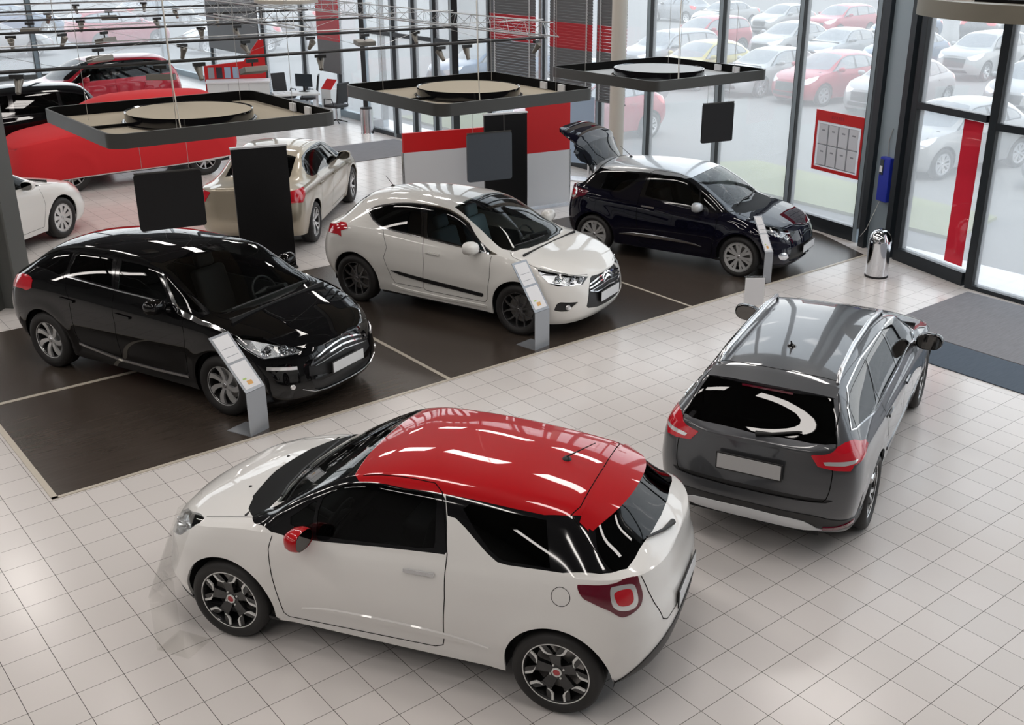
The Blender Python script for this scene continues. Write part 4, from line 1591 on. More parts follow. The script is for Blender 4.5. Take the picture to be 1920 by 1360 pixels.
def suv_data():
    D = dict(L=4.45, fa=.88, ra=3.55, rw=.36, arch=.42, rim=.235, tyre_w=.235, track=1.58, wheel='pairs', zunder=.25, sm=2.3, flare=.012)
    D['zb'] = [(0, .28), (.4, .26), (1.4, .28), (3.2, .29), (4.0, .32), (4.45, .38)]
    D['zs'] = [(0, .80), (.15, .90), (.4, .98), (1.1, 1.07), (1.6, 1.08), (3.0, 1.11), (3.9, 1.12), (4.3, 1.11), (4.45, 1.08)]
    D['zt'] = [(.08, .90), (.3, 1.01), (.8, 1.09), (1.05, 1.12), (1.3, 1.25), (1.6, 1.43), (1.9, 1.58), (2.2, 1.645), (2.8, 1.67), (3.5, 1.65), (4.0, 1.61), (4.12, 1.54), (4.25, 1.34), (4.36, 1.18), (4.45, 1.09)]
    D['zr'] = [(.1, .89), (.4, 1.01), (1.0, 1.10), (1.25, 1.17), (1.6, 1.38), (1.9, 1.51), (2.3, 1.575), (3.0, 1.59), (3.7, 1.57), (4.0, 1.52), (4.15, 1.40), (4.3, 1.22), (4.42, 1.10)]
    D['yr'] = [(0, .4), (.4, .66), (1.1, .76), (1.6, .71), (2.0, .68), (2.6, .66), (3.6, .64), (4.1, .63), (4.4, .66)]
    D['rr'] = [(0, .25), (1.1, .2), (1.3, .06), (2.0, .08), (4.0, .09), (4.4, .1)]
    D['levels'] = [(0, 0, .10, 4.33, .85, .5, 2.8, .4, 3.0), (.15, .12, .04, 4.40, .875, .52, 2.8, .4, 3.0), (.35, .36, .0, 4.45, .90, .56, 2.8, .42, 3.0),
                   (.55, .56, .01, 4.45, .91, .60, 2.8, .44, 3.0), (.75, .76, .03, 4.43, .905, .64, 2.7, .44, 3.0), (.9, .9, .05, 4.41, .89, .68, 2.7, .46, 3.0), (1.0, 1.0, .07, 4.40, .855, .72, 2.7, .48, 3.0)]
    D.update(cowl=1.08, rf=1.95, A=1.22, Bp=2.45, Cp=3.45, Dp=4.02, tail_s=4.26, tailin=4.1, cabw=.70, cabz=1.08, mirror=(1.62, 1.13), gl=('rear', 4.06, 4.33), zfloor=.38)
    return base_common(D)


def saloon_data():
    D = estate_data()
    D.update(L=4.78, fa=1.02, ra=3.83)
    D['zt'] = [(.1, .70), (.4, .82), (.8, .91), (1.2, .975), (1.35, 1.01), (1.7, 1.19), (2.05, 1.35), (2.3, 1.42), (2.7, 1.458), (3.1, 1.44), (3.5, 1.385), (3.8, 1.27), (4.1, 1.145), (4.3, 1.09), (4.5, 1.075), (4.68, 1.05), (4.78, .99)]
    D['zr'] = [(.1, .69), (.5, .83), (1.0, .93), (1.3, .985), (1.5, 1.07), (1.8, 1.22), (2.1, 1.345), (2.4, 1.395), (2.8, 1.405), (3.2, 1.38), (3.5, 1.32), (3.8, 1.20), (4.1, 1.09), (4.4, 1.055), (4.7, 1.03)]
    D['levels'] = [tuple(q if i != 3 else q - .05 for i, q in enumerate(r)) for r in D['levels']]
    D['zs'] = [(0, .66), (.2, .72), (.5, .80), (1.1, .92), (1.6, .955), (2.8, .99), (3.8, 1.01), (4.3, 1.02), (4.6, 1.01), (4.78, .97)]
    D.update(cowl=1.22, rf=2.13, A=1.45, Bp=2.62, Cp=3.45, Dp=3.62, tail_s=4.55, tailin=4.2, cabw=.70, cabz=.98, mirror=(1.82, 1.0), gl=('sv', 3.50, 4.12), zfloor=.30)
    return D


def auto_cuts(D, body, glass_m='glass_dark', side_m='glass_dark', lamp='lamp_red'):
    """regions of a car that is only seen from afar: windows, lamps, doors, grille"""
    c, rf, A, Bp, Cp, Dp, ts, L = (D[k] for k in ('cowl', 'rf', 'A', 'Bp', 'Cp', 'Dp', 'tail_s', 'L'))
    ra, rear_a = D['ra'], D['arch']
    g0, g1 = D['gl'][1:]
    D['cuts'] = [
        ('bonnet', 'sv', [(.10, 3.02), (.13, 2.2), (.25, 1.75), (A - .1, 1.80), (c - .06, 2.3), (c - .08, 3.02)]),
        ('front_door', 'sv', [(A + .02, .95), (A - .02, .6), (A + .05, .15), (Bp - .02, .13), (Bp - .02, 1.0), (Bp + .05, 1.83), (rf + .05, 1.86), (A + .2, 1.5)]),
        ('rear_door', 'sv', [(Bp - .02, .13), (ra - rear_a - .08, .14), (ra - rear_a - .02, .5), (Cp - .15, .95), (Cp, 1.3), (Cp - .05, 1.83), (Bp + .05, 1.83), (Bp - .02, 1.0)]),
        ('pillar', 'sv', [(A - .05, 1.12), (Bp, 1.06), (Cp, 1.07), (Dp, 1.12), (Dp + .10, 1.35), (Dp + .02, 1.72), (Cp, 1.84), (Bp, 1.86), (rf, 1.88), (rf - .25, 1.86), (A + .1, 1.6)]),
        ('glass_front', 'sv', [(A + .12, 1.14), (Bp - .06, 1.09), (Bp - .01, 1.80), (rf + .05, 1.82), (rf - .2, 1.80), (A + .2, 1.5)]),
        ('glass_rear', 'sv', [(Bp + .04, 1.09), (Cp - .06, 1.10), (Cp - .04, 1.78), (Bp + .08, 1.80)]),
        ('glass_quarter', 'sv', [(Cp + .02, 1.14), (Dp - .04, 1.18), (Dp + .04, 1.38), (Dp - .04, 1.66), (Cp + .03, 1.76)]),
        ('windscreen', 'sv', [(c, 3.02), (c + .02, 2.6), (c + .10, 2.15), (c + .2, 1.98), (rf - .15, 1.98), (rf, 2.1), (rf - .03, 2.5), (rf - .04, 3.02)]),
        ('rear_window', 'sv', [(g0, 3.02), (g0, 2.3), (g0 + .01, 1.97), (g1 - .06, 1.90), (g1, 2.2), (g1 + .01, 3.02)]),
        ('headlight', 'sv', [(.12, .90), (.2, 1.25), (.60, 1.30), (.62, 1.0), (.40, .84), (.2, .76)], {'smooth': True}),
        ('grille', 'front', [(-.001, D['zs'][0][1] * .62), (.40, D['zs'][0][1] * .62), (.44, D['zs'][1][1] * .90), (-.001, D['zs'][1][1] * .92)]),
        ('intake', 'front', [(-.001, .30), (.55, .31), (.5, .42), (-.001, .42)]),
        ('tail_lamp', 'sv', [(ts - .28, .98), (ts, 1.10), (ts + .12, .99), (ts + .12, .76), (ts - .05, .72), (ts - .22, .86)]),
    ]
    D['parts'] = [('body', 'body_shell', body, {'lip': .015}), ('bonnet', 'bonnet', body), ('front_door', 'front_door', body, {'two': True}), ('rear_door', 'rear_door', body, {'two': True}),
                  ('pillar', 'window_frame', 'gloss_black', {'two': True}), ('glass_front', 'door_window', side_m, {'two': True, 'off': -.002}), ('glass_rear', 'rear_door_window', side_m, {'two': True, 'off': -.002}),
                  ('glass_quarter', 'quarter_window', side_m, {'two': True, 'off': -.002}), ('windscreen', 'windscreen', glass_m), ('rear_window', 'rear_window', side_m),
                  ('headlight', 'headlight', 'lamp_white', {'two': True, 'off': .003}), ('grille', 'grille', 'trim_black', {'off': .003}), ('intake', 'air_intake', 'trim_black', {'off': .003}),
                  ('tail_lamp', 'tail_light', lamp, {'two': True, 'off': .004})]
    D['gaps'] = [('sv', D['cuts'][1][2][:5], {}), ('sv', D['cuts'][2][2][1:5], {})]
    D['mirror_m'] = body
    D['handles'] = [(Bp - .18, D['zs'][4][1] - .10), (Cp - .12, D['zs'][4][1] - .08)]
    D['handle_m'] = body
    D.setdefault('seat_m', 'seat_black')
    return D


# ---- dark crossback on the first display bay


def crossback_cuts(D, b):
    D['cuts'] = [
        ('bonnet', 'sv', [(.095, 3.02), (.105, 2.3), (.15, 1.9), (.22, 1.86), (.6, 1.90), (1.10, 1.86), (1.05, 1.95), (.96, 2.4), (.93, 3.02)]),
        ('cowl', 'sv', [(.93, 3.02), (.96, 2.4), (1.05, 1.95), (1.12, 1.90), (1.063, 1.97), (.995, 2.25), (.97, 3.02)]),
        ('front_door', 'sv', [(1.53, 1.19), (1.43, 1.0), (1.391, .786), (1.40, .45), (1.43, .24), (1.50, .19), (2.40, .165), (2.455, .2), (2.435, .64), (2.49, 1.19), (2.56, 1.6), (2.60, 1.85), (2.3, 1.87), (1.95, 1.87), (1.80, 1.78), (1.66, 1.5)]),
        ('rear_door', 'sv', [(2.435, .64), (2.455, .2), (3.10, .24), (3.145, .3), (3.143, .47), (3.15, .84), (3.25, 1.0), (3.32, 1.17), (3.31, 1.5), (3.30, 1.75), (3.2, 1.84), (2.62, 1.85), (2.56, 1.6), (2.49, 1.19)]),
        ('pillar', 'sv', [(1.14, 1.86), (1.33, 1.53), (1.536, 1.20), (1.98, 1.16), (2.52, 1.16), (2.9, 1.17), (3.25, 1.19), (3.36, 1.15), (3.86, 1.36), (3.94, 1.82), (3.64, 1.86), (3.3, 1.82), (2.6, 1.82), (1.95, 1.85), (1.85, 1.82), (1.54, 1.83)]),
        ('glass_front', 'sv', [(2.52, 1.78), (2.23, 1.80), (1.99, 1.80), (1.83, 1.6), (1.70, 1.35), (1.73, 1.21), (1.98, 1.19), (2.43, 1.19)]),
        ('glass_tri', 'sv', [(1.80, 1.78), (1.55, 1.79), (1.2, 1.84), (1.34, 1.57), (1.52, 1.29), (1.64, 1.45)]),
        ('glass_rear', 'sv', [(2.53, 1.21), (2.885, 1.206), (3.23, 1.235), (3.26, 1.38), (3.27, 1.68), (3.22, 1.77), (2.92, 1.785), (2.66, 1.77)]),
        ('glass_quarter', 'sv', [(3.86, 1.38), (3.91, 1.78), (3.64, 1.84), (3.34, 1.77), (3.31, 1.30), (3.40, 1.19)]),
        ('windscreen', 'sv', [(.97, 3.02), (.975, 2.7), (.995, 2.22), (1.063, 1.97), (1.14, 1.93), (1.585, 1.94), (1.90, 1.96), (1.905, 2.18), (1.94, 2.7), (1.945, 3.02)]),
        ('rear_window', 'sv', [(3.86, 3.02), (3.86, 2.1), (3.98, 1.93), (4.20, 1.75), (4.30, 2.2), (4.31, 3.02)]),
        ('grille', 'front', [(-.001, .715), (.16, .705), (.38, .675), (.42, .61), (.49, .585), (.51, .48), (.23, .44), (-.001, .44)]),
        ('grille_low', 'front', [(-.001, .42), (.39, .40), (.50, .45), (.47, .33), (.40, .29), (-.001, .28)]),
        ('headlight', 'sv', [(.753, .973), (.68, 1.25), (.60, 1.72), (.52, 1.80), (.197, 1.70), (.155, 1.0), (.184, .922), (.262, .875), (.408, .808), (.593, .886)]),
        ('tail_lamp', 'sv', [(4.017, 1.10), (3.902, 1.062), (3.796, .968), (3.793, .858), (3.886, .81), (3.96, .831), (4.18, .84), (4.28, .95), (4.14, 1.08)]),
    ]
    D['parts'] = [('body', 'body_shell', b, {'lip': .02}), ('bonnet', 'bonnet', b), ('front_door', 'front_door', b, {'two': True}), ('rear_door', 'rear_door', b, {'two': True}),
                  ('cowl', 'cowl_panel', 'trim_black', {'off': -.01}), ('pillar', 'window_frame', 'gloss_black', {'two': True, 'lip': .012}), ('glass_front', 'door_window', 'glass_dark', {'two': True, 'off': -.003}),
                  ('glass_tri', 'vent_window', 'glass_dark', {'two': True, 'off': -.003}), ('glass_rear', 'rear_door_window', 'glass_dark', {'two': True, 'off': -.003}),
                  ('glass_quarter', 'quarter_window', 'glass_privacy', {'two': True, 'off': -.003}), ('windscreen', 'windscreen', 'glass_clear', {'off': -.002}), ('rear_window', 'rear_window', 'glass_privacy'),
                  ('grille', 'grille', 'trim_black', {'off': -.012}), ('grille_low', 'air_intake', 'trim_black', {'off': -.015}), ('headlight', 'headlight', 'lens_clear', {'two': True, 'off': .003}),
                  ('tail_lamp', 'tail_light', 'lamp_red', {'two': True, 'off': .005, 'lip': .01})]
    c = D['cuts']
    D['gaps'] = [('sv', c[2][2][:12], {}), ('sv', c[3][2][1:11], {}), ('sv', c[0][2][2:6], {})]
    D['strips'] = [('sill_strip', 'chrome', 'sv', [(3.13, .225), (2.8, .19), (2.46, .16), (1.9, .165), (1.43, .19)], .028, .008),
                   ('chrome_spear', 'chrome', 'sv', [(1.86, 1.80), (1.654, 1.451), (1.56, 1.22), (1.49, 1.111), (1.243, .99), (.94, .995), (.76, 1.0)], (.012, .03, .045, .05, .04, .035, .01), .008, {'smooth': True}),
                   ('grille_chevron', 'chrome', 'front', [(.0, .725), (.12, .715), (.25, .69), (.43, .635)], .016, .012),
                   ('grille_chevron', 'chrome', 'front', [(.0, .675), (.12, .665), (.25, .645), (.47, .585), (.42, .635)], .018, .012),
                   ('grille_chevron', 'satin_chrome', 'front', [(.0, .625), (.2, .605), (.42, .57)], .010, .010),
                   ('daytime_lamp', 'lamp_white', 'sv', [(.37, .67), (.25, .69), (.16, .70)], .030, .010),
                   ('bumper_strip', 'satin_chrome', 'front', [(.0, .272), (.3, .275), (.45, .295), (.60, .36)], .007, .008),
                   ('belt_strip', 'satin_chrome', 'sv', [(1.72, 1.165), (2.5, 1.15), (3.25, 1.175)], .012, .005)]
    D.update(cowl=1.0, tailin=4.15, cabw=.72, cabz=1.04, mirror=(1.665, 1.05), mirror_m=b, handles=[(3.18, .915), (2.29, .88)], handle_m=b, mirror_sc=1.1)


def lamp_insides(root, D, B, spots, outline, mode='sv', depth=.05):
    for sg in (1, -1):
        par = [o for o in root.children if o.name.startswith('headlight') and (o.data.vertices[0].co.y * sg) > 0][0]
        for p_, r in spots:
            p, nn = B.pt(mode, p_, -depth * .9, sg)
            mb = MB()
            mb.lathe([(r * .35, -.02), (r * .6, .0), (r, .03)], 20, axis='X')
            mb.lathe([(.001, .03), (r * .3, .024), (r * .42, .0)], 16, axis='X')
            mb.build('reflector', 'chrome', par, loc=p, rot=(0, 0, sg * .55), smooth=50)
        mb = MB()
        ps = [B.pt(mode, q, -depth, sg)[0] for q in outline]
        mb.add(ps, [list(range(len(ps)))])
        mb.build('reflector_bowl', 'satin_chrome', par, fixn=False)


def chevrons(root, B, rows, w=.014, m='chrome'):
    for z_, h_, w_ in rows:
        mb = MB()
        for sg in (1, -1):
            B.strip(mb, B.path('front', [(.0, z_ + h_), (w_ * .5, z_ + h_ * .5), (w_, z_)], False), w, .02, sg, .016)
        mb.build('badge_chevron', m, root, smooth=40)


def crossback_extra(root, D, B):
    lamp_insides(root, D, B, [((.30, 1.0), .05), ((.42, .95), .055), ((.24, 1.2), .04)], [(.75, .97), (.6, 1.6), (.2, 1.6), (.16, .95), (.26, .875), (.41, .81), (.59, .886)])
    number_plate(root, (D['mid'] + .012, 0, .50), (0, 0, 0), 'plate_white', .50)
    for sg in (1, -1):
        p, n = B.pt('front', (.68, .40), -.005, sg)
        MB().lathe([(.001, .02), (.022, .016), (.030, .0)], 18, axis='X').build('fog_lamp', 'lamp_white', root, loc=p, rot=(0, 0, sg * .5), smooth=50)
    for y0, y1 in ((-.55, .12), (.05, .62)):
        path = []
        for k in range(4):
            y = y0 + (y1 - y0) * k / 3
            q, nn = B.pt('top', (1.02 + .10 * abs(y) ** 2, abs(y)), .02, 1 if y > 0 else -1)
            path.append(q)
        MB().tube(path, .009, 6).build('wiper', 'trim_black', root, smooth=60)


# ---- white coupe-roofed hatch on the second bay


def coupe_cuts(D, b):
    dlo = [(3.379, 1.66), (3.246, 1.745), (2.947, 1.803), (2.512, 1.85), (2.05, 1.89), (1.702, 1.84), (1.45, 1.52), (1.195, 1.133), (1.311, 1.02), (1.491, 1.039), (1.771, 1.035), (2.329, 1.065), (2.765, 1.077), (3.018, 1.088), (3.2, 1.307)]
    D['cuts'] = [
        ('bonnet', 'sv', [(.09, 3.02), (.10, 2.3), (.149, 1.85), (.33, 1.55), (.652, 1.16), (1.081, 1.87), (.97, 2.15), (.93, 3.02)]),
        ('cowl', 'sv', [(.93, 3.02), (.97, 2.15), (1.05, 1.92), (1.12, 1.89), (1.076, 1.95), (.985, 2.2), (.962, 3.02)]),
        ('front_door', 'sv', [(1.26, .97), (1.263, .87), (1.267, .62), (1.32, .25), (1.36, .20), (2.29, .185), (2.34, .22), (2.284, .62), (2.323, 1.06), (2.40, 1.6), (2.43, 1.86), (2.05, 1.90), (1.70, 1.85), (1.40, 1.45), (1.20, 1.13)]),
        ('rear_door', 'sv', [(2.34, .21), (2.80, .2), (2.86, .27), (2.95, .58), (2.89, .76), (3.0, 1.07), (3.15, 1.30), (3.30, 1.66), (2.95, 1.82), (2.43, 1.86), (2.40, 1.6), (2.323, 1.06), (2.284, .62)]),
        ('pillar', 'sv', dlo),
        ('glass_rear', 'sv', [(3.306, 1.60), (3.199, 1.71), (2.935, 1.778), (2.50, 1.815), (2.42, 1.5), (2.37, 1.128), (2.743, 1.116), (3.013, 1.14), (3.17, 1.34)]),
        ('glass_front', 'sv', [(2.38, 1.825), (2.053, 1.84), (1.783, 1.75), (1.62, 1.56), (1.494, 1.079), (1.777, 1.091), (2.27, 1.105), (2.33, 1.5)]),
        ('glass_tri', 'sv', [(1.57, 1.55), (1.25, 1.16), (1.32, 1.09), (1.45, 1.09)]),
        ('windscreen', 'sv', [(.962, 3.02), (.965, 2.79), (.985, 2.15), (1.076, 1.935), (1.20, 1.90), (1.73, 1.96), (2.033, 2.06), (2.03, 2.7), (2.02, 3.02)]),
        ('rear_window', 'sv', [(3.60, 3.02), (3.60, 2.1), (3.70, 1.93), (3.84, 1.78), (3.94, 2.1), (3.96, 3.02)]),
        ('rub', 'sv', [(2.85, .374), (2.748, .388), (2.3, .362), (1.388, .318), (1.375, .295), (1.40, .268), (2.273, .300), (2.704, .335)]),
        ('grille', 'front', [(-.001, .775), (.30, .765), (.36, .74), (.43, .63), (.50, .42), (.47, .385), (.27, .345), (-.001, .335)]),
        ('headlight', 'sv', [(.70, 1.06), (.515, 1.12), (.333, 1.45), (.175, 1.70), (.125, 1.0), (.133, .864), (.232, .83), (.34, .79), (.445, .816), (.56, .929)]),
        ('fog', 'sv', [(.368, .302), (.334, .443), (.298, .494), (.131, .494), (.156, .422), (.223, .299), (.299, .29)], {'r': .02}),
        ('tail_lamp', 'sv', [(3.814, 1.041), (3.76, 1.20), (3.64, 1.123), (3.581, .947), (3.692, .905), (3.675, .798), (3.748, .839), (3.95, .85), (4.00, 1.0), (3.95, 1.04)]),
    ]
    D['parts'] = [('body', 'body_shell', b, {'lip': .02}), ('bonnet', 'bonnet', b), ('front_door', 'front_door', b, {'two': True}), ('rear_door', 'rear_door', b, {'two': True}),
                  ('cowl', 'cowl_panel', 'trim_black', {'off': -.01}), ('pillar', 'window_frame', 'gloss_black', {'two': True, 'lip': .012}), ('glass_front', 'door_window', 'glass_dark', {'two': True, 'off': -.003}),
                  ('glass_tri', 'vent_window', 'glass_dark', {'two': True, 'off': -.003}), ('glass_rear', 'rear_door_window', 'glass_privacy', {'two': True, 'off': -.003}),
                  ('windscreen', 'windscreen', 'glass_clear', {'off': -.002}), ('rear_window', 'rear_window', 'glass_privacy'), ('rub', 'rubbing_strip', 'trim_black', {'two': True, 'off': .008, 'lip': .02}),
                  ('grille', 'grille', 'trim_black', {'off': -.012}), ('fog', 'fog_recess', 'trim_black', {'two': True, 'off': -.02}), ('headlight', 'headlight', 'lens_clear', {'two': True, 'off': .003}),
                  ('tail_lamp', 'tail_light', 'lamp_red', {'two': True, 'off': .006, 'lip': .01})]
    c = D['cuts']
    D['gaps'] = [('sv', c[2][2][:10], {}), ('sv', c[3][2][:8], {}), ('sv', c[0][2][2:6], {}), ('sv', [(3.58, 1.9), (3.62, 2.2), (3.63, 2.98)], {})]
    D['strips'] = [('window_chrome', 'chrome', 'sv', dlo[6:] + dlo[:6], .016, .006),
                   ('grille_bar', 'chrome', 'front', [(.0, .735), (.2, .72), (.40, .68)], .018, .012), ('grille_bar', 'chrome', 'front', [(.0, .69), (.2, .672), (.42, .635)], .018, .012),
                   ('grille_bar', 'chrome', 'front', [(.0, .585), (.15, .57), (.30, .565), (.41, .60)], .014, .012), ('grille_bar', 'satin_chrome', 'front', [(.0, .64), (.2, .625), (.42, .60)], .008, .01),
                   ('sill_lip', b, 'sv', [(2.85, .16), (2.7, .12), (2.0, .11), (1.34, .13)], .03, .012)]
    D.update(cowl=1.0, tailin=3.85, cabw=.68, cabz=1.02, mirror=(1.47, 1.02), mirror_m=b, handles=[(2.145, .895)], handle_m=b, seat_m='seat_blue', mirror_sc=1.15)


def coupe_extra(root, D, B):
    lamp_insides(root, D, B, [((.22, .97), .055), ((.36, .96), .06), ((.17, 1.2), .04)], [(.70, 1.05), (.515, 1.12), (.333, 1.4), (.175, 1.6), (.125, 1.0), (.133, .87), (.232, .83), (.445, .82), (.56, .93)])
    number_plate(root, (D['mid'] + .005, 0, .485), (0, 0, 0), 'plate_white', .50, .12)
    number_plate(root, (D['mid'] - D['L'] - .005, 0, .72), (0, 0, PI), 'plate_white')
    chevrons(root, B, [(.70, .06, .13), (.65, .06, .13)], .020, 'chrome')
    for sg in (1, -1):
        p, n = B.pt('front', (.72, .44), -.01, sg)
        MB().lathe([(.001, .03), (.025, .025), (.035, .0)], 18, axis='X').build('fog_lamp', 'lamp_white', root, loc=p, rot=(0, 0, sg * .5), smooth=50)
    p, _ = B.pt('top', (3.45, .02), .0)
    mb = MB()
    mb.lathe([(.001, .022), (.022, .016), (.03, .0), (.03, -.01)], 12, c=(p.x, p.y, p.z))
    mb.tube([(p.x, p.y, p.z + .012), (p.x - .12, p.y, p.z + .13)], [.006, .003], 8)
    mb.build('aerial', 'trim_black', root, smooth=40)
    path = []
    for k in range(4):
        y = -.55 + .62 * k / 3
        q, nn = B.pt('top', (1.03 + .25 * abs(y) ** 2, abs(y)), .02, 1 if y > 0 else -1)
        path.append(q)
    MB().tube(path, .009, 6).build('wiper', 'trim_black', root, smooth=60)


# ---- graphite estate on the tiles


def estate_cuts(D, b):
    D['cuts'] = [
        ('bonnet', 'sv', [(.12, 3.02), (.14, 2.3), (.3, 1.8), (1.32, 1.82), (1.22, 2.2), (1.18, 3.02)]),
        ('front_door', 'sv', [(1.50, .98), (1.44, .6), (1.48, .15), (2.66, .13), (2.66, 1.0), (2.74, 1.83), (2.2, 1.86), (1.75, 1.7)]),
        ('rear_door', 'sv', [(2.66, .13), (3.40, .14), (3.43, .5), (3.55, .95), (3.63, 1.3), (3.52, 1.83), (2.74, 1.83), (2.66, 1.0)]),
        ('pillar', 'sv', [(1.50, 1.62), (1.72, 1.18), (2.72, 1.12), (3.6, 1.10), (3.85, 1.10), (4.40, 1.28), (4.45, 1.36), (4.32, 1.62), (4.13, 1.80), (3.6, 1.85), (2.8, 1.83), (2.3, 1.84), (1.9, 1.84), (1.6, 1.75)]),
        ('glass_front', 'sv', [(1.80, 1.21), (2.66, 1.16), (2.71, 1.78), (2.273, 1.80), (1.9, 1.80), (1.62, 1.66)]),
        ('glass_rear', 'sv', [(2.756, 1.165), (3.55, 1.15), (3.60, 1.34), (3.46, 1.77), (2.79, 1.775)]),
        ('glass_quarter', 'sv', [(4.40, 1.33), (4.35, 1.24), (3.85, 1.15), (3.70, 1.18), (3.50, 1.76), (3.62, 1.82), (4.10, 1.77), (4.26, 1.63)]),
        ('tailgate', 'sv', [(4.29, 1.86), (4.45, 1.74), (4.58, 1.78), (4.65, 1.708), (4.70, 1.2), (4.725, .817), (4.766, .495), (4.776, .455), (4.826, .44), (4.95, .44), (4.95, .999), (4.95, 3.02), (4.20, 3.02), (4.19, 2.5), (4.15, 2.02), (4.14, 1.92), (4.25, 1.88)]),
        ('rear_window', 'sv', [(4.447, 3.02), (4.44, 2.8), (4.376, 2.05), (4.345, 1.93), (4.45, 1.84), (4.58, 1.76), (4.636, 1.72), (4.68, 1.9), (4.70, 2.07), (4.72, 2.8), (4.725, 3.02)]),
        ('windscreen', 'sv', [(1.22, 3.02), (1.25, 2.5), (1.35, 2.1), (1.5, 1.98), (2.1, 1.99), (2.2, 2.1), (2.17, 2.5), (2.16, 3.02)]),
        ('tail_lamp', 'sv', [(4.715, 1.25), (4.68, 1.60), (4.647, 1.67), (4.56, 1.35), (4.427, 1.077), (4.31, .988), (4.291, .943), (4.50, .885), (4.612, .867), (4.648, .813), (4.718, .837), (4.752, .876), (4.75, .987)]),
        ('tail_led', 'sv', [(4.56, .915), (4.66, .925), (4.72, .935), (4.735, .93), (4.735, .895), (4.67, .880), (4.60, .885)], {'only': ('tail_lamp',)}),
        ('black_band', 'sv', [(3.90, .20), (4.235, .21), (4.666, .235), (4.73, .25), (4.785, .28), (4.95, .295), (4.95, .16), (4.80, .16), (4.71, .11), (4.65, .09), (4.235, .07), (4.15, .1)]),
        ('skid', 'sv', [(4.69, .10), (4.721, .12), (4.777, .20), (4.811, .222), (4.95, .238), (4.95, .06), (4.76, .03), (4.69, .03)]),
        ('gate_recess', 'sv', [(4.745, .475), (4.757, .487), (4.95, .52), (4.95, .43), (4.825, .43), (4.768, .44)]),
        ('headlight', 'sv', [(.12, .90), (.2, 1.25), (.75, 1.35), (.80, 1.0), (.50, .84), (.2, .76)], {'smooth': True}),
    ]
    D['parts'] = [('body', 'body_shell', b, {'lip': .02}), ('bonnet', 'bonnet', b), ('front_door', 'front_door', b, {'two': True}), ('rear_door', 'rear_door', b, {'two': True}), ('tailgate', 'tailgate', b),
                  ('pillar', 'window_frame', 'gloss_black', {'two': True, 'lip': .012}), ('glass_front', 'door_window', 'glass_side', {'two': True, 'off': -.003}), ('glass_rear', 'rear_door_window', 'glass_side', {'two': True, 'off': -.003}),
                  ('glass_quarter', 'quarter_window', 'glass_side', {'two': True, 'off': -.003}), ('windscreen', 'windscreen', 'glass_clear'), ('rear_window', 'rear_window', 'glass_privacy', {'off': -.002}),
                  ('tail_lamp', 'tail_light', 'lamp_red', {'two': True, 'off': .006, 'lip': .012}), ('tail_led', 'tail_light_cluster', 'lamp_white', {'two': True, 'off': .008, 'parent': 'tail_lamp'}),
                  ('black_band', 'bumper_trim', 'trim_black', {'off': .006, 'lip': .012}), ('skid', 'skid_plate', 'plate_white', {'off': .014, 'lip': .02}), ('gate_recess', 'bumper_step', 'trim_black', {'off': -.008}),
                  ('headlight', 'headlight', 'lamp_white', {'two': True, 'off': .003})]
    c = D['cuts']
    D['gaps'] = [('sv', c[1][2][:6], {}), ('sv', c[2][2][:6], {}), ('sv', c[7][2][:10], {'w': .008}), ('sv', [(4.14, 1.92), (4.15, 2.02), (4.19, 2.5), (4.20, 2.98)], {'w': .009})]
    D['strips'] = [('window_chrome', 'chrome', 'sv', [(1.52, 1.62), (1.74, 1.19), (2.72, 1.12), (3.6, 1.10), (3.85, 1.10), (4.38, 1.27), (4.45, 1.36), (4.32, 1.62), (4.13, 1.80), (3.6, 1.85), (2.8, 1.83), (2.3, 1.84), (1.9, 1.84), (1.6, 1.75), (1.52, 1.62)], .011, .005),
                   ('door_moulding', b, 'sv', [(1.55, .36), (2.5, .37), (3.35, .38)], .03, .01), ('bumper_strip', 'satin_chrome', 'sv', [(3.98, .40), (4.12, .41)], .04, .012)]
    D.update(cowl=1.25, tailin=4.55, cabw=.70, cabz=.98, mirror=(1.80, .985), mirror_m='gloss_black', handles=[(2.50, .875), (3.38, .895)], handle_m=b, mirror_sc=1.15)


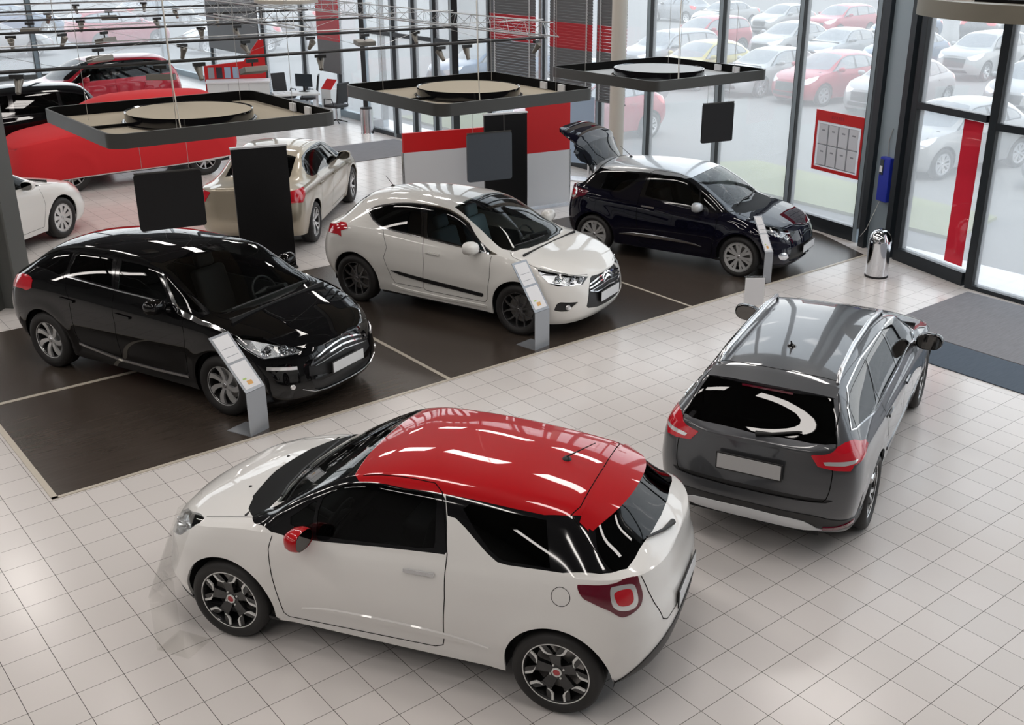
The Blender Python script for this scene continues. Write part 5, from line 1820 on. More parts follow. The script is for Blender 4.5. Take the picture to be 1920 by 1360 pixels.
def estate_extra(root, D, B):
    mid = D['mid']
    for sg in (1, -1):
        path = []
        pts = [(2.28, 2.03, .0), (2.36, 2.03, .045), (2.8, 2.03, .05), (3.5, 2.01, .05), (4.0, 1.96, .05), (4.10, 1.945, .045), (4.17, 1.93, 0)]
        for s_, v_, h_ in pts:
            a = B.inv('sv', (s_, v_))
            path.append(B.to_car(B.ev(*a) + np.array([0, 0, h_]), sg))
        MB().tube(path, [.014, .02, .022, .022, .022, .022, .016], 8).build('roof_rail', 'satin_chrome', root, smooth=60)
    # lip of the roof over the rear window
    mb = MB()
    n = 24
    a_, b_, c_, d_ = [], [], [], []
    for k in range(n + 1):
        y = -.53 + 1.06 * k / n
        f = (abs(y) / .53) ** 2
        s0 = 4.27 - .03 * f
        p = B.ev(*B.inv('top', (s0, abs(y) * .95)))
        a_.append((mid - s0, y, p[2] + .004)); b_.append((mid - 4.45 + .085 * f, y, p[2] - .035 - .004 * f))
        c_.append((mid - 4.44 + .085 * f, y * .98, p[2] - .065)); d_.append((mid - s0, y * .98, p[2] - .03))
    m = n + 1
    fs = []
    for r in range(3):
        fs += [(r * m + k, r * m + k + 1, (r + 1) * m + k + 1, (r + 1) * m + k) for k in range(n)]
    fs += [(0, m, 2 * m, 3 * m), (n, m + n, 2 * m + n, 3 * m + n)]
    mb.add(a_ + b_ + c_ + d_, fs)
    mb.build('roof_spoiler', D['body_m'], root, smooth=50)
    MB().box((mid - 4.452, 0, 1.365), (.012, .42, .014)).build('brake_light', 'lamp_darkred', root)
    # shark-fin aerial
    p = B.ev(*B.inv('top', (3.72, .0)))
    mb = MB()
    mb.lathe([(.001, .018), (.03, .012), (.045, -.01)], 16, c=(mid - p[0], 0, p[2] + .004))
    mb.tube([(mid - p[0], 0, p[2] + .01), (mid - p[0] - .05, 0, p[2] + .06)], [.012, .006], 8)
    mb.build('aerial', 'gloss_black', root, smooth=50)
    number_plate(root, (mid - 4.842, 0, .845), (0, 0.0, PI), 'plate_grey', .52, .125)
    path = []
    for s_, v_ in ((4.728, 2.98), (4.71, 2.7), (4.66, 2.35), (4.655, 2.28)):
        a = B.inv('sv', (s_, v_))
        path.append(B.to_car(B.ev(*a) + B.nrm(*a) * .022, -1))
    MB().tube(path, [.022, .012, .01, .008], 8).build('rear_wiper', 'trim_black', root, smooth=60)
    for sg in (1, -1):
        mb = MB()
        B.strip(mb, B.path('rear', [(.60, .375), (.70, .378), (.80, .40)], False), .04, .014, sg, .01)
        mb.build('reflector_strip', 'lamp_darkred', root, smooth=40)


def pose(ox, oy, deg):
    return (ox, oy, 0), math.radians(deg)


D = hatch_data('paint_white', 'paint_red', 'fork_black', 'paint_red')
D['roof_m'] = 'paint_red'
D['extra'] = hatch_extra
D['handle_m'] = 'chrome'
loc, hd = pose(1.801, -3.491, 121.3)
build_car(D, 'white three-door hatchback with glossy red roof and red mirrors on the tiles', 'car', loc, hd, quality=1.3)

D = crossback_data()
crossback_cuts(D, 'paint_black')
D['extra'] = crossback_extra
loc, hd = pose(2.323, 2.341, -68.4)
build_car(D, 'glossy black hatchback parked nose-out on the nearest display bay', 'car', loc, hd, quality=1.15)

D = coupe_data()
coupe_cuts(D, 'paint_pearl')
D['extra'] = coupe_extra
loc, hd = pose(6.228, 2.22, -69.4)
build_car(D, 'pearl white five-door hatchback with black rubbing strip on the middle display bay', 'car', loc, hd, quality=1.15)

D = estate_data()
estate_cuts(D, 'paint_graphite')
D['body_m'] = 'paint_graphite'
D['extra'] = estate_extra
loc, hd = pose(6.302, -3.575, 23.5)
build_car(D, 'graphite grey estate car with silver roof rails seen from behind on the tiles', 'car', loc, hd, quality=1.2)


# midnight hatchback with its tailgate up
def midnight_extra(root, D, B):
    hatch_extra(root, D, B)
    mid = D['mid']
    sx, sz = mid - 3.43, 1.36
    hinge = empty('tailgate', (sx, 0, sz))
    hinge.parent = root
    g = B.part('tailgate', 'tailgate_shell', D['body_name'], hinge, lip=.03)
    w = B.part('rear_window', 'rear_window', 'glass_privacy', hinge, off=-.002)
    for o in (g, w):
        o.location = (-sx, 0, -sz)
    # inner trim
    inn = B.part('tailgate', 'tailgate_lining', 'trim_black', hinge, off=-.035)
    inn.location = (-sx, 0, -sz)
    hinge.rotation_euler = (0, math.radians(93), 0)
    for sg in (-1, 1):
        MB().tube([(mid - 3.45, sg * .50, 1.18), (mid - 3.66, sg * .50, 1.50)], .010, 6).build('gas_strut', 'trim_black', root)
    MB().box2((mid - 3.78, -.52, .62), (mid - 3.3, .52, .66)).build('boot_floor', 'cabin', root)


D = hatch_data('paint_midnight', 'paint_silver', 'cover', 'paint_silver', open_tail=True)
D['roof_m'] = 'paint_silver'
D['body_name'] = 'paint_midnight'
D['rear_plate'] = False
D['extra'] = midnight_extra
loc, hd = pose(10.34, 2.01, -70.6)
build_car(D, 'midnight blue-black three-door hatchback with silver roof and raised tailgate', 'car', loc, hd, quality=1.1)

# gold saloon seen from behind
D = saloon_data()
auto_cuts(D, 'paint_gold')
D['seat_m'] = 'seat_black'
f = np.array([math.cos(math.radians(48)), math.sin(math.radians(48))])
r = np.array([f[1], -f[0]])
m0 = np.array([6.03, 6.25]) + f * (D['ra'] - D['fa']) / 2 - r * .86
loc, hd = pose(m0[0], m0[1], math.degrees(math.atan2(f[1], f[0])))
build_car(D, 'champagne gold saloon half hidden behind the tall black display panel', 'car', loc, hd, quality=.9)

# white saloon behind the left column
D = saloon_data()
auto_cuts(D, 'paint_white')
D['wheel'] = 'oval'
a = math.radians(39)
f = np.array([math.cos(a), math.sin(a)]); r = np.array([f[1], -f[0]])
m0 = np.array([2.87, 9.04]) - f * (D['ra'] - D['fa']) / 2 - r * .86
loc, hd = pose(m0[0], m0[1], 39)
build_car(D, 'white saloon partly hidden behind the grey column at the left edge', 'car', loc, hd, quality=.9)

# car under the red cloth
D = suv_data()
auto_cuts(D, 'paint_white')
D.update(fa=.95, ra=3.63, wheel='pairs', track=1.42)
loc, hd = pose(5.34, 13.15, 180)
D['cuts'] = [('cloth', 'sv', [(-.1, .07), (.5, .05), (1.6, .07), (2.8, .06), (3.8, .09), (4.6, .08), (4.6, .999), (4.6, 3.02), (-.1, 3.02), (-.1, .999)])]
D['parts'] = [('body', 'body_shell', 'paint_white', {'lip': .015})]
D['gaps'] = []
D['cabin'] = False
D['arches'] = False


def cloth_extra(root, D, B):
    c = B.part('cloth', 'cloth_cover', 'cloth_red', None, off=.035, lip=.01)
    c.location = root.location
    c.rotation_euler = root.rotation_euler
    tag(c, 'red cloth draped over a whole car behind the black hatchback', 'cloth')
    for o in [q for q in root.children if q.name.startswith('underbody')]:
        bpy.data.objects.remove(o, do_unlink=True)
    MB().box2((-1.9, -.7, .24), (1.9, .7, .42)).build('underbody', 'rubber', root)
    for o in [q for q in root.children if q.name.startswith('door_mirror')]:
        for ch in list(o.children):
            bpy.data.objects.remove(ch, do_unlink=True)
        bpy.data.objects.remove(o, do_unlink=True)


mat('cloth_red', (0.62, 0.012, 0.018), 0.75)
D['extra'] = cloth_extra
build_car(D, 'car hidden under the red cloth, only its wheels and sills showing', 'car', loc, hd, quality=.7)

# black and red SUVs at the far left
D = suv_data()
auto_cuts(D, 'paint_black', side_m='glass_privacy')
loc, hd = pose(3.55, 16.0, 180)
build_car(D, 'black SUV standing behind the red cloth at the left edge', 'car', loc, hd, quality=.7)
D = suv_data()
auto_cuts(D, 'paint_cherry')
loc, hd = pose(7.25, 20.95, 186)
build_car(D, 'cherry red SUV standing far back in front of the reception counter', 'car', loc, hd, quality=.7)

# ------------------------------------------------------------------ parked cars outside
PROTO = {}
for nm, fn in (('hatch', None), ('suv', suv_data), ('saloon', saloon_data)):
    if nm == 'hatch':
        D = coupe_data()
        D.update(cowl=1.0, rf=1.98, A=1.2, Bp=2.33, Cp=3.0, Dp=3.42, tail_s=3.95, gl=('sv', 3.62, 3.96), cabw=.66, cabz=1.0, tailin=3.8, mirror=(1.47, 1.02))
    else:
        D = fn()
    auto_cuts(D, 'paint_pale_greyed', glass_m='glass_sky_glare', side_m='glass_sky_glare')
    D['wheel'] = {'hatch': 'cover', 'suv': 'pairs', 'saloon': 'pairs'}[nm]
    PROTO[nm] = build_car(D, 'x', 'car', (0, 0, 0), 0, group='cars parked outside the windows', quality=.42)


def repaint(o, m):
    for ch in o.children:
        if ch.type == 'MESH' and ch.data.materials and ch.data.materials[0] and ch.data.materials[0].name == 'paint_pale_greyed':
            ch.material_slots[0].link = 'OBJECT'
            ch.material_slots[0].material = M[m]
        repaint(ch, m)


USED = set()


def parked(kind, x, y, deg, m, label):
    if kind not in USED:
        USED.add(kind)
        o = PROTO[kind]
    else:
        o = copy_tree(PROTO[kind])
    o.location = (x, y, -.05)
    o.rotation_euler = (0, 0, math.radians(deg))
    o['label'] = label
    repaint(o, m)
    return o


parked('hatch', 26.95, 11.35, 176, 'paint_rose', 'rose red hatchback in the front parking row seen between window mullions')
parked('hatch', 26.85, 8.75, 184, 'paint_white_greyed', 'white hatchback beside the rose car, just left of the dark corner column outside')
parked('saloon', 26.95, 13.75, 178, 'paint_white_greyed', 'white saloon parked left of the rose hatchback outside')
parked('hatch', 26.3, 16.2, 182, 'paint_yellow', 'yellow hatchback parked behind the right tray outside the big window')
parked('suv', 27.2, 18.8, 180, 'paint_pewter', 'silver SUV parked left of the yellow hatchback outside')
parked('suv', 33.9, 23.0, 178, 'paint_rose', 'rose red SUV in the second parking row above the right tray')
parked('hatch', 29.9, 6.1, 186, 'paint_white_greyed', 'white hatchback outside seen through the upper entrance glass')
parked('hatch', 20.3, 3.2, 172, 'paint_white_greyed', 'white hatchback close outside, behind the red film strip')
parked('saloon', 21.6, .1, 172, 'paint_pewter', 'silver saloon close outside, at the right edge door glass')
parked('hatch', 16.2, 10.9, 176, 'paint_rose', 'rose red hatchback right outside the glass behind the raised tailgate')
parked('saloon', 19.6, 14.4, 172, 'paint_pewter', 'silver saloon outside the far entrance lobby')
parked('suv', 19.2, 19.0, 175, 'paint_blue', 'pale blue SUV outside beyond the far entrance')
parked('hatch', 36.2, 20.2, 180, 'paint_white_greyed', 'white hatchback in the second row right of the rose SUV')
parked('saloon', 36.0, 17.4, 182, 'paint_pewter', 'silver saloon in the second row behind the white saloon')
parked('hatch', 36.3, 14.6, 179, 'paint_blue', 'pale blue hatchback in the second row behind the rose hatchback')
parked('suv', 36.8, 11.6, 181, 'paint_white_greyed', 'white SUV in the second row left of the dark corner column')
parked('hatch', 47.5, 37.5, 90, 'paint_pewter', 'silver hatchback far back at the top left of the big window')
parked('saloon', 46.5, 33.0, 180, 'paint_white_greyed', 'white saloon far back near the top of the big window')
parked('hatch', 46.3, 28.6, 180, 'paint_white_greyed', 'white hatchback far back at the top middle of the big window')
parked('suv', 46.8, 25.2, 180, 'paint_rose', 'rose SUV far back at the top of the big window')
parked('saloon', 47.2, 21.6, 180, 'paint_blue', 'pale blue saloon far back near the top right of the big window')
parked('suv', 51.0, 19.2, 12, 'paint_graphite', 'dark SUV far outside above the entrance door glass seen from behind')
parked('hatch', 4.2, 36.5, 10, 'paint_rose', 'rose red hatchback outside the far end window at the left')
parked('saloon', 9.0, 39.2, 8, 'paint_white_greyed', 'white saloon outside the far end window, left of centre')
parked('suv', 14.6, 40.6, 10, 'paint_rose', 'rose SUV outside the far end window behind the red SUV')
parked('hatch', 18.0, 36.2, 170, 'paint_white_greyed', 'white hatchback outside the far end, beyond the reception counter')
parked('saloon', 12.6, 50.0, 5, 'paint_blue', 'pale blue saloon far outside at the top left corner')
parked('hatch', 20.5, 52.0, 5, 'paint_white_greyed', 'white hatchback far outside at the top left')
parked('suv', 25.5, 44.0, 100, 'paint_white_greyed', 'white SUV far outside behind the pale grey blind')

# ------------------------------------------------------------------ hanging trays over the bays
mat('tray_frame', (0.055, 0.055, 0.052), 0.4, metal=0.3)
mat('tray_inside', (0.004, 0.004, 0.004), 0.8, spec=0.1)
mat('tray_felt', (0.36, 0.32, 0.25), 0.85)
mat('felt_daylight', (0.42, 0.45, 0.47), 0.6)  # third tray's felt: blue daylight reflection put into its colour
mat('wire', (0.45, 0.44, 0.42), 0.4, metal=0.6)
mat('cable_white', (0.70, 0.68, 0.62), 0.5)
mat('board_black', (0.011, 0.011, 0.012), 0.5, spec=0.25)
mat('board_slate', (0.055, 0.065, 0.080), 0.40)
mat('board_white', (0.62, 0.63, 0.65), 0.5)
mat('board_red', (0.56, 0.008, 0.010), 0.42)
mat('acrylic_grey', (0.36, 0.38, 0.41), 0.25, metal=0.3)
mat('paper', (0.82, 0.82, 0.84), 0.6)
mat('ink_grey', (0.30, 0.31, 0.34), 0.6)
mat('ink_orange', (0.75, 0.42, 0.14), 0.6)
mat('ink_green', (0.45, 0.62, 0.20), 0.6)
mat('desk_white', (0.72, 0.74, 0.74), 0.4)
mat('screen_dark', (0.03, 0.04, 0.05), 0.2)
mat('blue_box', (0.012, 0.03, 0.38), 0.35)
mat('poster_blue', (0.32, 0.42, 0.55), 0.4)
mat('poster_grey', (0.16, 0.165, 0.18), 0.4)
mat('duct_beige', (0.17, 0.155, 0.12), 0.5)
glass('film_red', (0.72, 0.16, 0.20), veil=.45, veilcol=(0.55, 0.10, 0.13))
mat('mark_red', (0.40, 0.01, 0.02), 0.4)
glass('acrylic', (0.985, 0.985, 0.98), f0=0.03, veil=0.012)


def tray(cx, cy, z, w, d, label, felt='tray_felt'):
    t = empty('hanging_tray', (cx, cy, z))
    tag(t, label, 'lighting tray', 'square dark trays hung over the display bays')
    out = rrect(w, d, .16, 6)
    inn = rrect(w - .05, d - .05, .14, 6)
    n = len(out)
    mb = MB()
    h = .145
    vs = [(x, y, 0) for x, y in out] + [(x, y, h) for x, y in out] + [(x, y, h) for x, y in inn] + [(x, y, .03) for x, y in inn]
    fs = []
    for r in range(3):
        fs += [(r * n + i, r * n + (i + 1) % n, (r + 1) * n + (i + 1) % n, (r + 1) * n + i) for i in range(n)]
    mb.add(vs, fs)
    mb.build('tray_rim', 'tray_frame', t, smooth=35)
    MB().prism(rrect(w - .052, d - .052, .14, 6), .0, .028).build('tray_floor', felt, t)
    mb = MB()
    vs = [(x, y, .03) for x, y in rrect(w - .056, d - .056, .137, 6)] + [(x, y, h - .002) for x, y in rrect(w - .056, d - .056, .137, 6)]
    mb.add(vs, [(i, (i + 1) % n, n + (i + 1) % n, n + i) for i in range(n)])
    mb.build('inner_lining', 'tray_inside', t, smooth=35, fixn=False)
    r = w * .275
    mb = MB()
    mb.lathe([(.001, .138), (r - .02, .138)], 48)
    mb.build('disc_top', felt, t, fixn=False)
    mb = MB()
    mb.lathe([(r - .02, .137), (r, .148), (r + .004, .03), (r - .01, .03)], 56)
    mb.lathe([(r + .03, .028), (r + .035, .045), (r + .01, .045), (r + .008, .028)], 56, closed=True)
    mb.build('disc_ring', 'gloss_black', t, smooth=40)
    mb = MB()
    mb.box((-w * .34, 0, .05), (w * .25, .035, .03), rz=0)
    mb.box((w * .17, d * .36, .05), (.035, d * .18, .03), rz=-.6)
    mb.build('cross_bar', 'tray_inside', t)
    for y in (-.15, .22):
        MB().box((w / 2 - .06, y - .35, .085), (.03, .12, .09)).build('socket_plate', 'board_white', t)
    for x, y in ((-w * .36, d * .30), (w * .36, d * .30), (-w * .20, -d * .40), (w * .36, -d * .32)):
        mb = MB()
        mb.tube([(x, y, .03), (x, y, CEIL_Z - z)], .003, 5)
        mb.build('suspension_wire', 'wire', t)
    mb = MB()
    mb.tube([(-w * .17, -d * .36, .04), (-w * .185, -d * .37, .5), (-w * .2, -d * .38, CEIL_Z - z)], .007, 6)
    mb.build('power_cable', 'cable_white', t)
    return t


tray(2.60, 2.36, 2.80, 2.46, 2.20, 'dark square tray with a round beige disc hung over the black car')
tray(6.20, 2.12, 2.80, 2.42, 2.24, 'dark square tray with a round beige disc hung over the pearl white car')
tray(9.70, 2.13, 2.80, 2.46, 2.22, 'dark square tray with a disc painted pale for daylight reflection hung over the midnight car with open tailgate', 'felt_daylight')


def hang_board(x0, x1, y0, y1, z0, z1, m, label, zt):
    L = math.hypot(x1 - x0, y1 - y0)
    o = empty('hanging_board', (x0, y0, z0), math.atan2(y1 - y0, x1 - x0))
    tag(o, label, 'board', 'blank boards hanging under the trays')
    h = z1 - z0
    pts = rrect(L, h, .03, 4, L / 2, h / 2)
    mb = MB()
    mb.extrude([(a, -.012, b) for a, b in pts], (0, .024, 0))
    mb.build('board_panel', m, o)
    MB().box((L / 2, 0, h + .006), (L * .98, .03, .014)).build('top_rail', 'tray_frame', o)
    for x in (L * .14, L * .83):
        MB().tube([(x, 0, h), (x, 0, zt - z0)], .0025, 5).build('suspension_wire', 'wire', o)


hang_board(1.58, 2.22, 1.40, 1.27, 1.93, 2.51, 'board_black', 'black blank board hanging under the tray over the black car', 2.80)
hang_board(5.44, 6.02, 1.12, .99, 1.96, 2.54, 'board_slate', 'slate grey blank board hanging behind the pearl white car roof', 2.80)
hang_board(9.60, 10.16, 1.12, 1.02, 1.97, 2.53, 'board_black', 'black blank board hanging under the tray by the big window', 2.80)


# ------------------------------------------------------------------ upright panels behind the bays


def stele(p, q, h, label):
    p, q = Vector((*p, 0)), Vector((*q, 0))
    d = q - p
    L = d.length
    o = empty('display_panel', p, math.atan2(d.y, d.x))
    tag(o, label, 'panel')
    MB().box2((0, -.03, .03), (L, .03, h)).build('panel_face', 'board_black', o, bevel=.004)
    MB().box2((-.01, -.04, h), (L + .01, .04, h + .025)).build('top_cap', 'board_white', o)
    MB().box2((-.01, -.10, 0), (L + .01, .10, .03)).build('base_plate', 'tray_frame', o)
    return o


stele((4.28, 5.35), (5.06, 5.17), 1.86, 'tall black display panel behind the black car, in front of the gold car')
stele((8.80, 5.34), (9.58, 5.16), 1.92, 'tall dark grey display panel behind the pearl white car')


def two_tone(p, q, h, hr, label):
    p, q = Vector((*p, 0)), Vector((*q, 0))
    d = q - p
    L = d.length
    o = empty('partition', p, math.atan2(d.y, d.x))
    tag(o, label, 'partition')
    MB().box2((.02, -.03, .05), (L - .02, .03, hr)).build('white_panel', 'board_white', o)
    MB().box2((.02, -.03, hr), (L - .02, .03, h)).build('red_panel', 'board_red', o)
    mb = MB()
    mb.box2((0, -.035, 0), (.025, .035, hr)).box2((L - .025, -.035, 0), (L, .035, hr)).box2((0, -.035, .02), (L, .035, .06))
    mb.build('panel_frame', 'satin_chrome', o)
    MB().box2((0, -.15, 0), (L, .15, .02)).build('foot_plate', 'satin_chrome', o)


two_tone((8.02, 6.75), (9.85, 6.35), 1.50, 1.16, 'wide low partition with a red top and white base behind the pearl car')
two_tone((10.06, 5.80), (11.02, 5.66), 1.92, 1.05, 'narrow tall partition, red above white, beside the open tailgate')

# poster stand by the beige column
o = empty('poster_stand', (12.55, 7.25, 0), math.radians(118))
tag(o, 'pale blue poster of a grey car standing by the beige column', 'poster')
MB().box2((-.40, -.02, .35), (.40, .02, 1.72)).build('poster_sheet', 'poster_blue', o)
mb = MB()
pts = [(-.40, .40), (.40, .40), (.40, 1.0), (.25, 1.10), (.05, 1.22), (-.16, 1.24), (-.30, 1.14), (-.40, 1.0)]
mb.extrude([(a, -.023, b) for a, b in pts], (0, -.004, 0))
mb.build('poster_car', 'poster_grey', o)
for s in (-.3, .3):
    MB().box2((s - .02, -.02, 0), (s + .02, .02, .36)).build('stand_leg', 'satin_chrome', o)
MB().box2((-.4, -.2, 0), (.4, .2, .02)).build('stand_base', 'satin_chrome', o)


# ------------------------------------------------------------------ folded info stands


def info_stand(b0, b1, u, base, kink, lean, top, label, face='acrylic_grey', sheets=True, name='info_stand'):
    b0, b1 = Vector((*b0, .0)), Vector((*b1, .0))
    u = Vector((*u, 0)).normalized()
    o = empty(name, b0)
    tag(o, label, 'info stand', 'folded info stands beside the cars')
    w = b1 - b0
    t = .008

    def slab(a, b, nm, m, inset=0.0, lift=0.0):
        A, Bv = Vector(a), Vector(b)
        n = w.cross(Bv - A).normalized()
        if n.z < 0 and abs(n.z) > .3:
            n = -n
        e = (Bv - A).normalized() * inset
        ww = w.normalized() * inset
        q = [A + e + ww, A + e + w - ww, Bv - e + w - ww, Bv - e + ww]
        mb = MB()
        mb.extrude([p + n * lift for p in q], n * t)
        return mb.build(nm, m, o)
    O_ = Vector((0, 0, .006))
    K = Vector((0, 0, kink))
    Tt = u * lean + Vector((0, 0, top))
    slab(O_, O_ + u * base, 'base_plate', face)
    slab(O_, K, 'front_plate', face)
    slab(K, Tt, 'reading_plate', face)
    if sheets:
        d = Tt - K
        n = w.cross(d).normalized()
        if n.z < 0:
            n = -n
        for f0, f1, nm in ((.05, .49, 'info_sheet'), (.53, .96, 'info_sheet')):
            q = [K + d * f0 + w * .1, K + d * f0 + w * .9, K + d * f1 + w * .9, K + d * f1 + w * .1]
            s = MB().extrude([p + n * (t + .001) for p in q], n * .002).build(nm, 'paper', o)
            for r, (g0, g1, h0, h1, mm) in enumerate(((.12, .28, .35, .6, 'ink_orange'), (.34, .40, .25, .42, 'ink_green')) if f0 < .3 else ((.2, .22, .2, .8, 'ink_grey'), (.5, .52, .2, .8, 'ink_grey'))):
                fa, fb = f0 + (f1 - f0) * g0, f0 + (f1 - f0) * g1
                q = [K + d * fa + w * h0, K + d * fa + w * h1, K + d * fb + w * h1, K + d * fb + w * h0]
                MB().extrude([p + n * (t + .003) for p in q], n * .001).build('printed_block', mm, s)
    return o


info_stand((1.95, .09), (2.19, .17), (-.41, .91), .30, .48, .41, 1.0, 'grey folded info stand beside the front wheel of the black car')
info_stand((5.69, .13), (5.95, .17), (-.17, .99), .30, .49, .38, 1.04, 'grey folded info stand beside the front wheel of the pearl white car')
info_stand((10.03, .13), (10.15, .075), (.05, .98), .18, .47, .28, .96, 'grey folded info stand seen edge-on by the midnight car front wheel')
info_stand((-.04, -2.68), (.17, -2.57), (.47, -.88), .28, .44, .38, 1.24, 'clear folded acrylic stand in front of the red-roofed hatchback', 'acrylic', False)
o = empty('info_stand', (7.78, -1.36, 0), math.radians(-38))
tag(o, 'small clear stand with a blank white sheet in front of the estate car', 'info stand', 'folded info stands beside the cars')
MB().box2((0, -.005, 0), (.26, .005, .92)).build('clear_plate', 'acrylic', o)
MB().box2((.01, -.012, .55), (.25, -.006, .90)).build('info_sheet', 'paper', o)
MB().box2((0, 0, 0), (.28, .25, .008)).build('base_plate', 'acrylic', o)

# ------------------------------------------------------------------ bins, box on the column, heater
o = empty('push_bin', (11.67, -.72, 0))
tag(o, 'chrome cylindrical bin with a domed push lid in front of the corner column', 'bin')
MB().lathe([(.001, .01), (.165, .01), (.165, .54)], 40).build('bin_body', 'chrome', o, smooth=40)
MB().lathe([(.172, 0), (.172, .03), (.16, .03), (.16, 0)], 40, closed=True).build('base_ring', 'rubber', o, smooth=40)
mb = MB()
R_ = .168
n, m_ = 40, 12
vs, fs = [], []
for j in range(m_ + 1):
    ph = PI / 2 * j / m_
    for k in range(n):
        a = 2 * PI * k / n
        vs.append((R_ * math.cos(ph) * math.cos(a), R_ * math.cos(ph) * math.sin(a), .54 + .20 * math.sin(ph)))
gone = lambda k, j: 1 <= j <= 7 and (26 <= k <= 33)
for j in range(m_):
    for k in range(n):
        if not gone(k, j):
            fs.append((j * n + k, j * n + (k + 1) % n, (j + 1) * n + (k + 1) % n, (j + 1) * n + k))
mb.add(vs, fs)
mb.build('dome_lid', 'chrome', o, smooth=60, fixn=False)
MB().lathe([(.001, .70), (.08, .66), (.13, .54), (.001, .54)], 24).build('push_flap', 'satin_chrome', o, smooth=40)
o = empty('standing_ashtray', (11.95, 14.7, 0))
tag(o, 'slim silver cylinder bin with a thin rod by the far entrance', 'bin')
MB().lathe([(.001, 0), (.17, 0), (.16, .03), (.16, .62), (.001, .62)], 28).build('bin_body', 'satin_chrome', o, smooth=40)
MB().lathe([(.001, .62), (.155, .62), (.15, .65), (.001, .65)], 28).build('bin_top', 'trim_black', o, smooth=40)
MB().tube([(0, 0, .65), (0, 0, .86)], .008, 6).build('rod', 'trim_black', o)
o = empty('wall_box', (12.82, .0, .86), math.radians(-18))
tag(o, 'bright blue box fixed to the corner column above the chrome bin', 'box')
MB().box2((-.10, -.12, 0), (.02, .12, .70)).build('box_body', 'blue_box', o, bevel=.01)
MB().box2((-.108, .02, .42), (-.10, .10, .66)).build('box_label', 'screen_dark', o)
MB().box2((-.110, .04, .46), (-.106, .10, .56)).build('label_strip', 'paper', o)
MB().tube([(-.02, .03, .70), (-.03, .05, .95), (-.02, .0, 1.15)], .006, 6).build('cable', 'wire', o)
MB().tube([(-.04, .08, 0), (-.30, .02, -.45), (-.42, .0, -.55)], .004, 5).build('cable', 'wire', o)

o = empty('warm_air_curtain', (11.90, -2.25, 3.80), 0)
tag(o, 'beige warm-air unit with a grille hanging over the right entrance', 'air heater')
n = 20
pts = [(.15, -1.5)] + [(-.10 - .72 * math.cos(PI * (k / n - .5)) ** .8, -1.5 + 3.0 * k / n) for k in range(n + 1)] + [(.15, 1.5)]
MB().prism(pts, .0, .22).build('casing', 'duct_beige', o, smooth=35)
mb = MB()
for k in range(9):
    mb.box2((-.36 + .045 * k, -1.35, .22), (-.345 + .045 * k, -.75, .235))
    mb.box2((-.36 + .045 * k, .55, .22), (-.345 + .045 * k, 1.25, .235))
mb.build('grille', 'column_beige', o)
MB().box2((-.38, -.70, .22), (.02, .50, .26)).build('slot', 'tray_inside', o)
for y in (-.9, .75):
    MB().lathe([(.001, .0), (.02, .0), (.02, .02)], 10, c=(-.44, y, .10), axis='X').build('screw', 'trim_black', o)

# notice poster and red film on the glass
o = empty('notice_poster', (13.20, 1.28, 1.03), math.radians(81))
tag(o, 'red-framed notice with eight white sheets on the window glass', 'poster')
MB().box2((-.55, -.01, 0), (.55, .01, .06)).box2((-.55, -.01, .84), (.55, .01, 1.02)).box2((-.55, -.01, .06), (-.50, .01, .84)).box2((.50, -.01, .06), (.55, .01, .84)).build('red_border', 'board_red', o)
MB().box2((-.50, .0, .06), (.50, .004, .84)).build('white_field', 'paper_thin', o)
mb = MB()
for g in (-.232, 0, .232):
    mb.box2((g - .018, .0045, .09), (g + .014, .006, .80))
mb.box2((-.46, .0045, .44), (.46, .006, .46)).box2((-.46, .0045, .085), (.46, .006, .10)).box2((-.46, .0045, .79), (.46, .006, .80))
mb.build('grey_grid', 'ink_grey', o)
for r in range(2):
    for c in range(4):
        x0, z0 = -.45 + c * .232, .10 + r * .36
        s = MB().box2((x0, .007, z0), (x0 + .20, .009, z0 + .335)).build('notice_sheet', 'paper_thin', o)
        MB().box2((x0 + .06, .009, z0 + .22), (x0 + .13, .010, z0 + .245)).build('printed_block', 'ink_grey', s)
for w_ in range(6):
    MB().box2((-.10 + .05 * w_, .0105, .90), (-.07 + .05 * w_, .0125, .96)).build('header_mark', 'mark_red', o)
o = MB().box((12.32, -1.57, 1.33), (.006, .36, 2.1), rz=math.radians(-16)).build('door_film', 'film_red')
tag(o, 'tall translucent red film strip stuck on the right entrance glass', 'sticker')

# ------------------------------------------------------------------ lighting tracks and truss under the roof
TZ = 3.4
mat('track_dark', (0.03, 0.03, 0.032), 0.4, metal=0.4)
mat('truss_alu', (0.42, 0.43, 0.44), 0.35, metal=0.7)
mat('spot_body', (0.20, 0.19, 0.17), 0.35, metal=0.6)


def spotlight(x, y, z, az, tilt, label, kind='spot'):
    o = empty('track_spotlight' if kind == 'spot' else 'track_floodlight', (x, y, z), az)
    tag(o, label, 'spotlight', 'spotlights clipped under the lighting tracks')
    MB().box((0, 0, -.03), (.14, .04, .04)).build('track_adapter', 'track_dark', o)
    MB().tube([(0, 0, -.05), (0, 0, -.10)], .010, 6).build('stem', 'track_dark', o)
    if kind == 'spot':
        h = MB().lathe([(.001, -.08), (.026, -.08), (.030, -.02), (.042, .04), (.048, .08), (.04, .08), (.001, .04)], 18).build('lamp_head', 'spot_body', o, loc=(0, 0, -.13), rot=(tilt, 0, 0), smooth=45)
    else:
        MB().box((0, 0, -.06), (.30, .16, .07)).build('lamp_head', 'spot_body', o, loc=(0, 0, -.08), rot=(tilt * .3, 0, 0), bevel=.008)
    return o


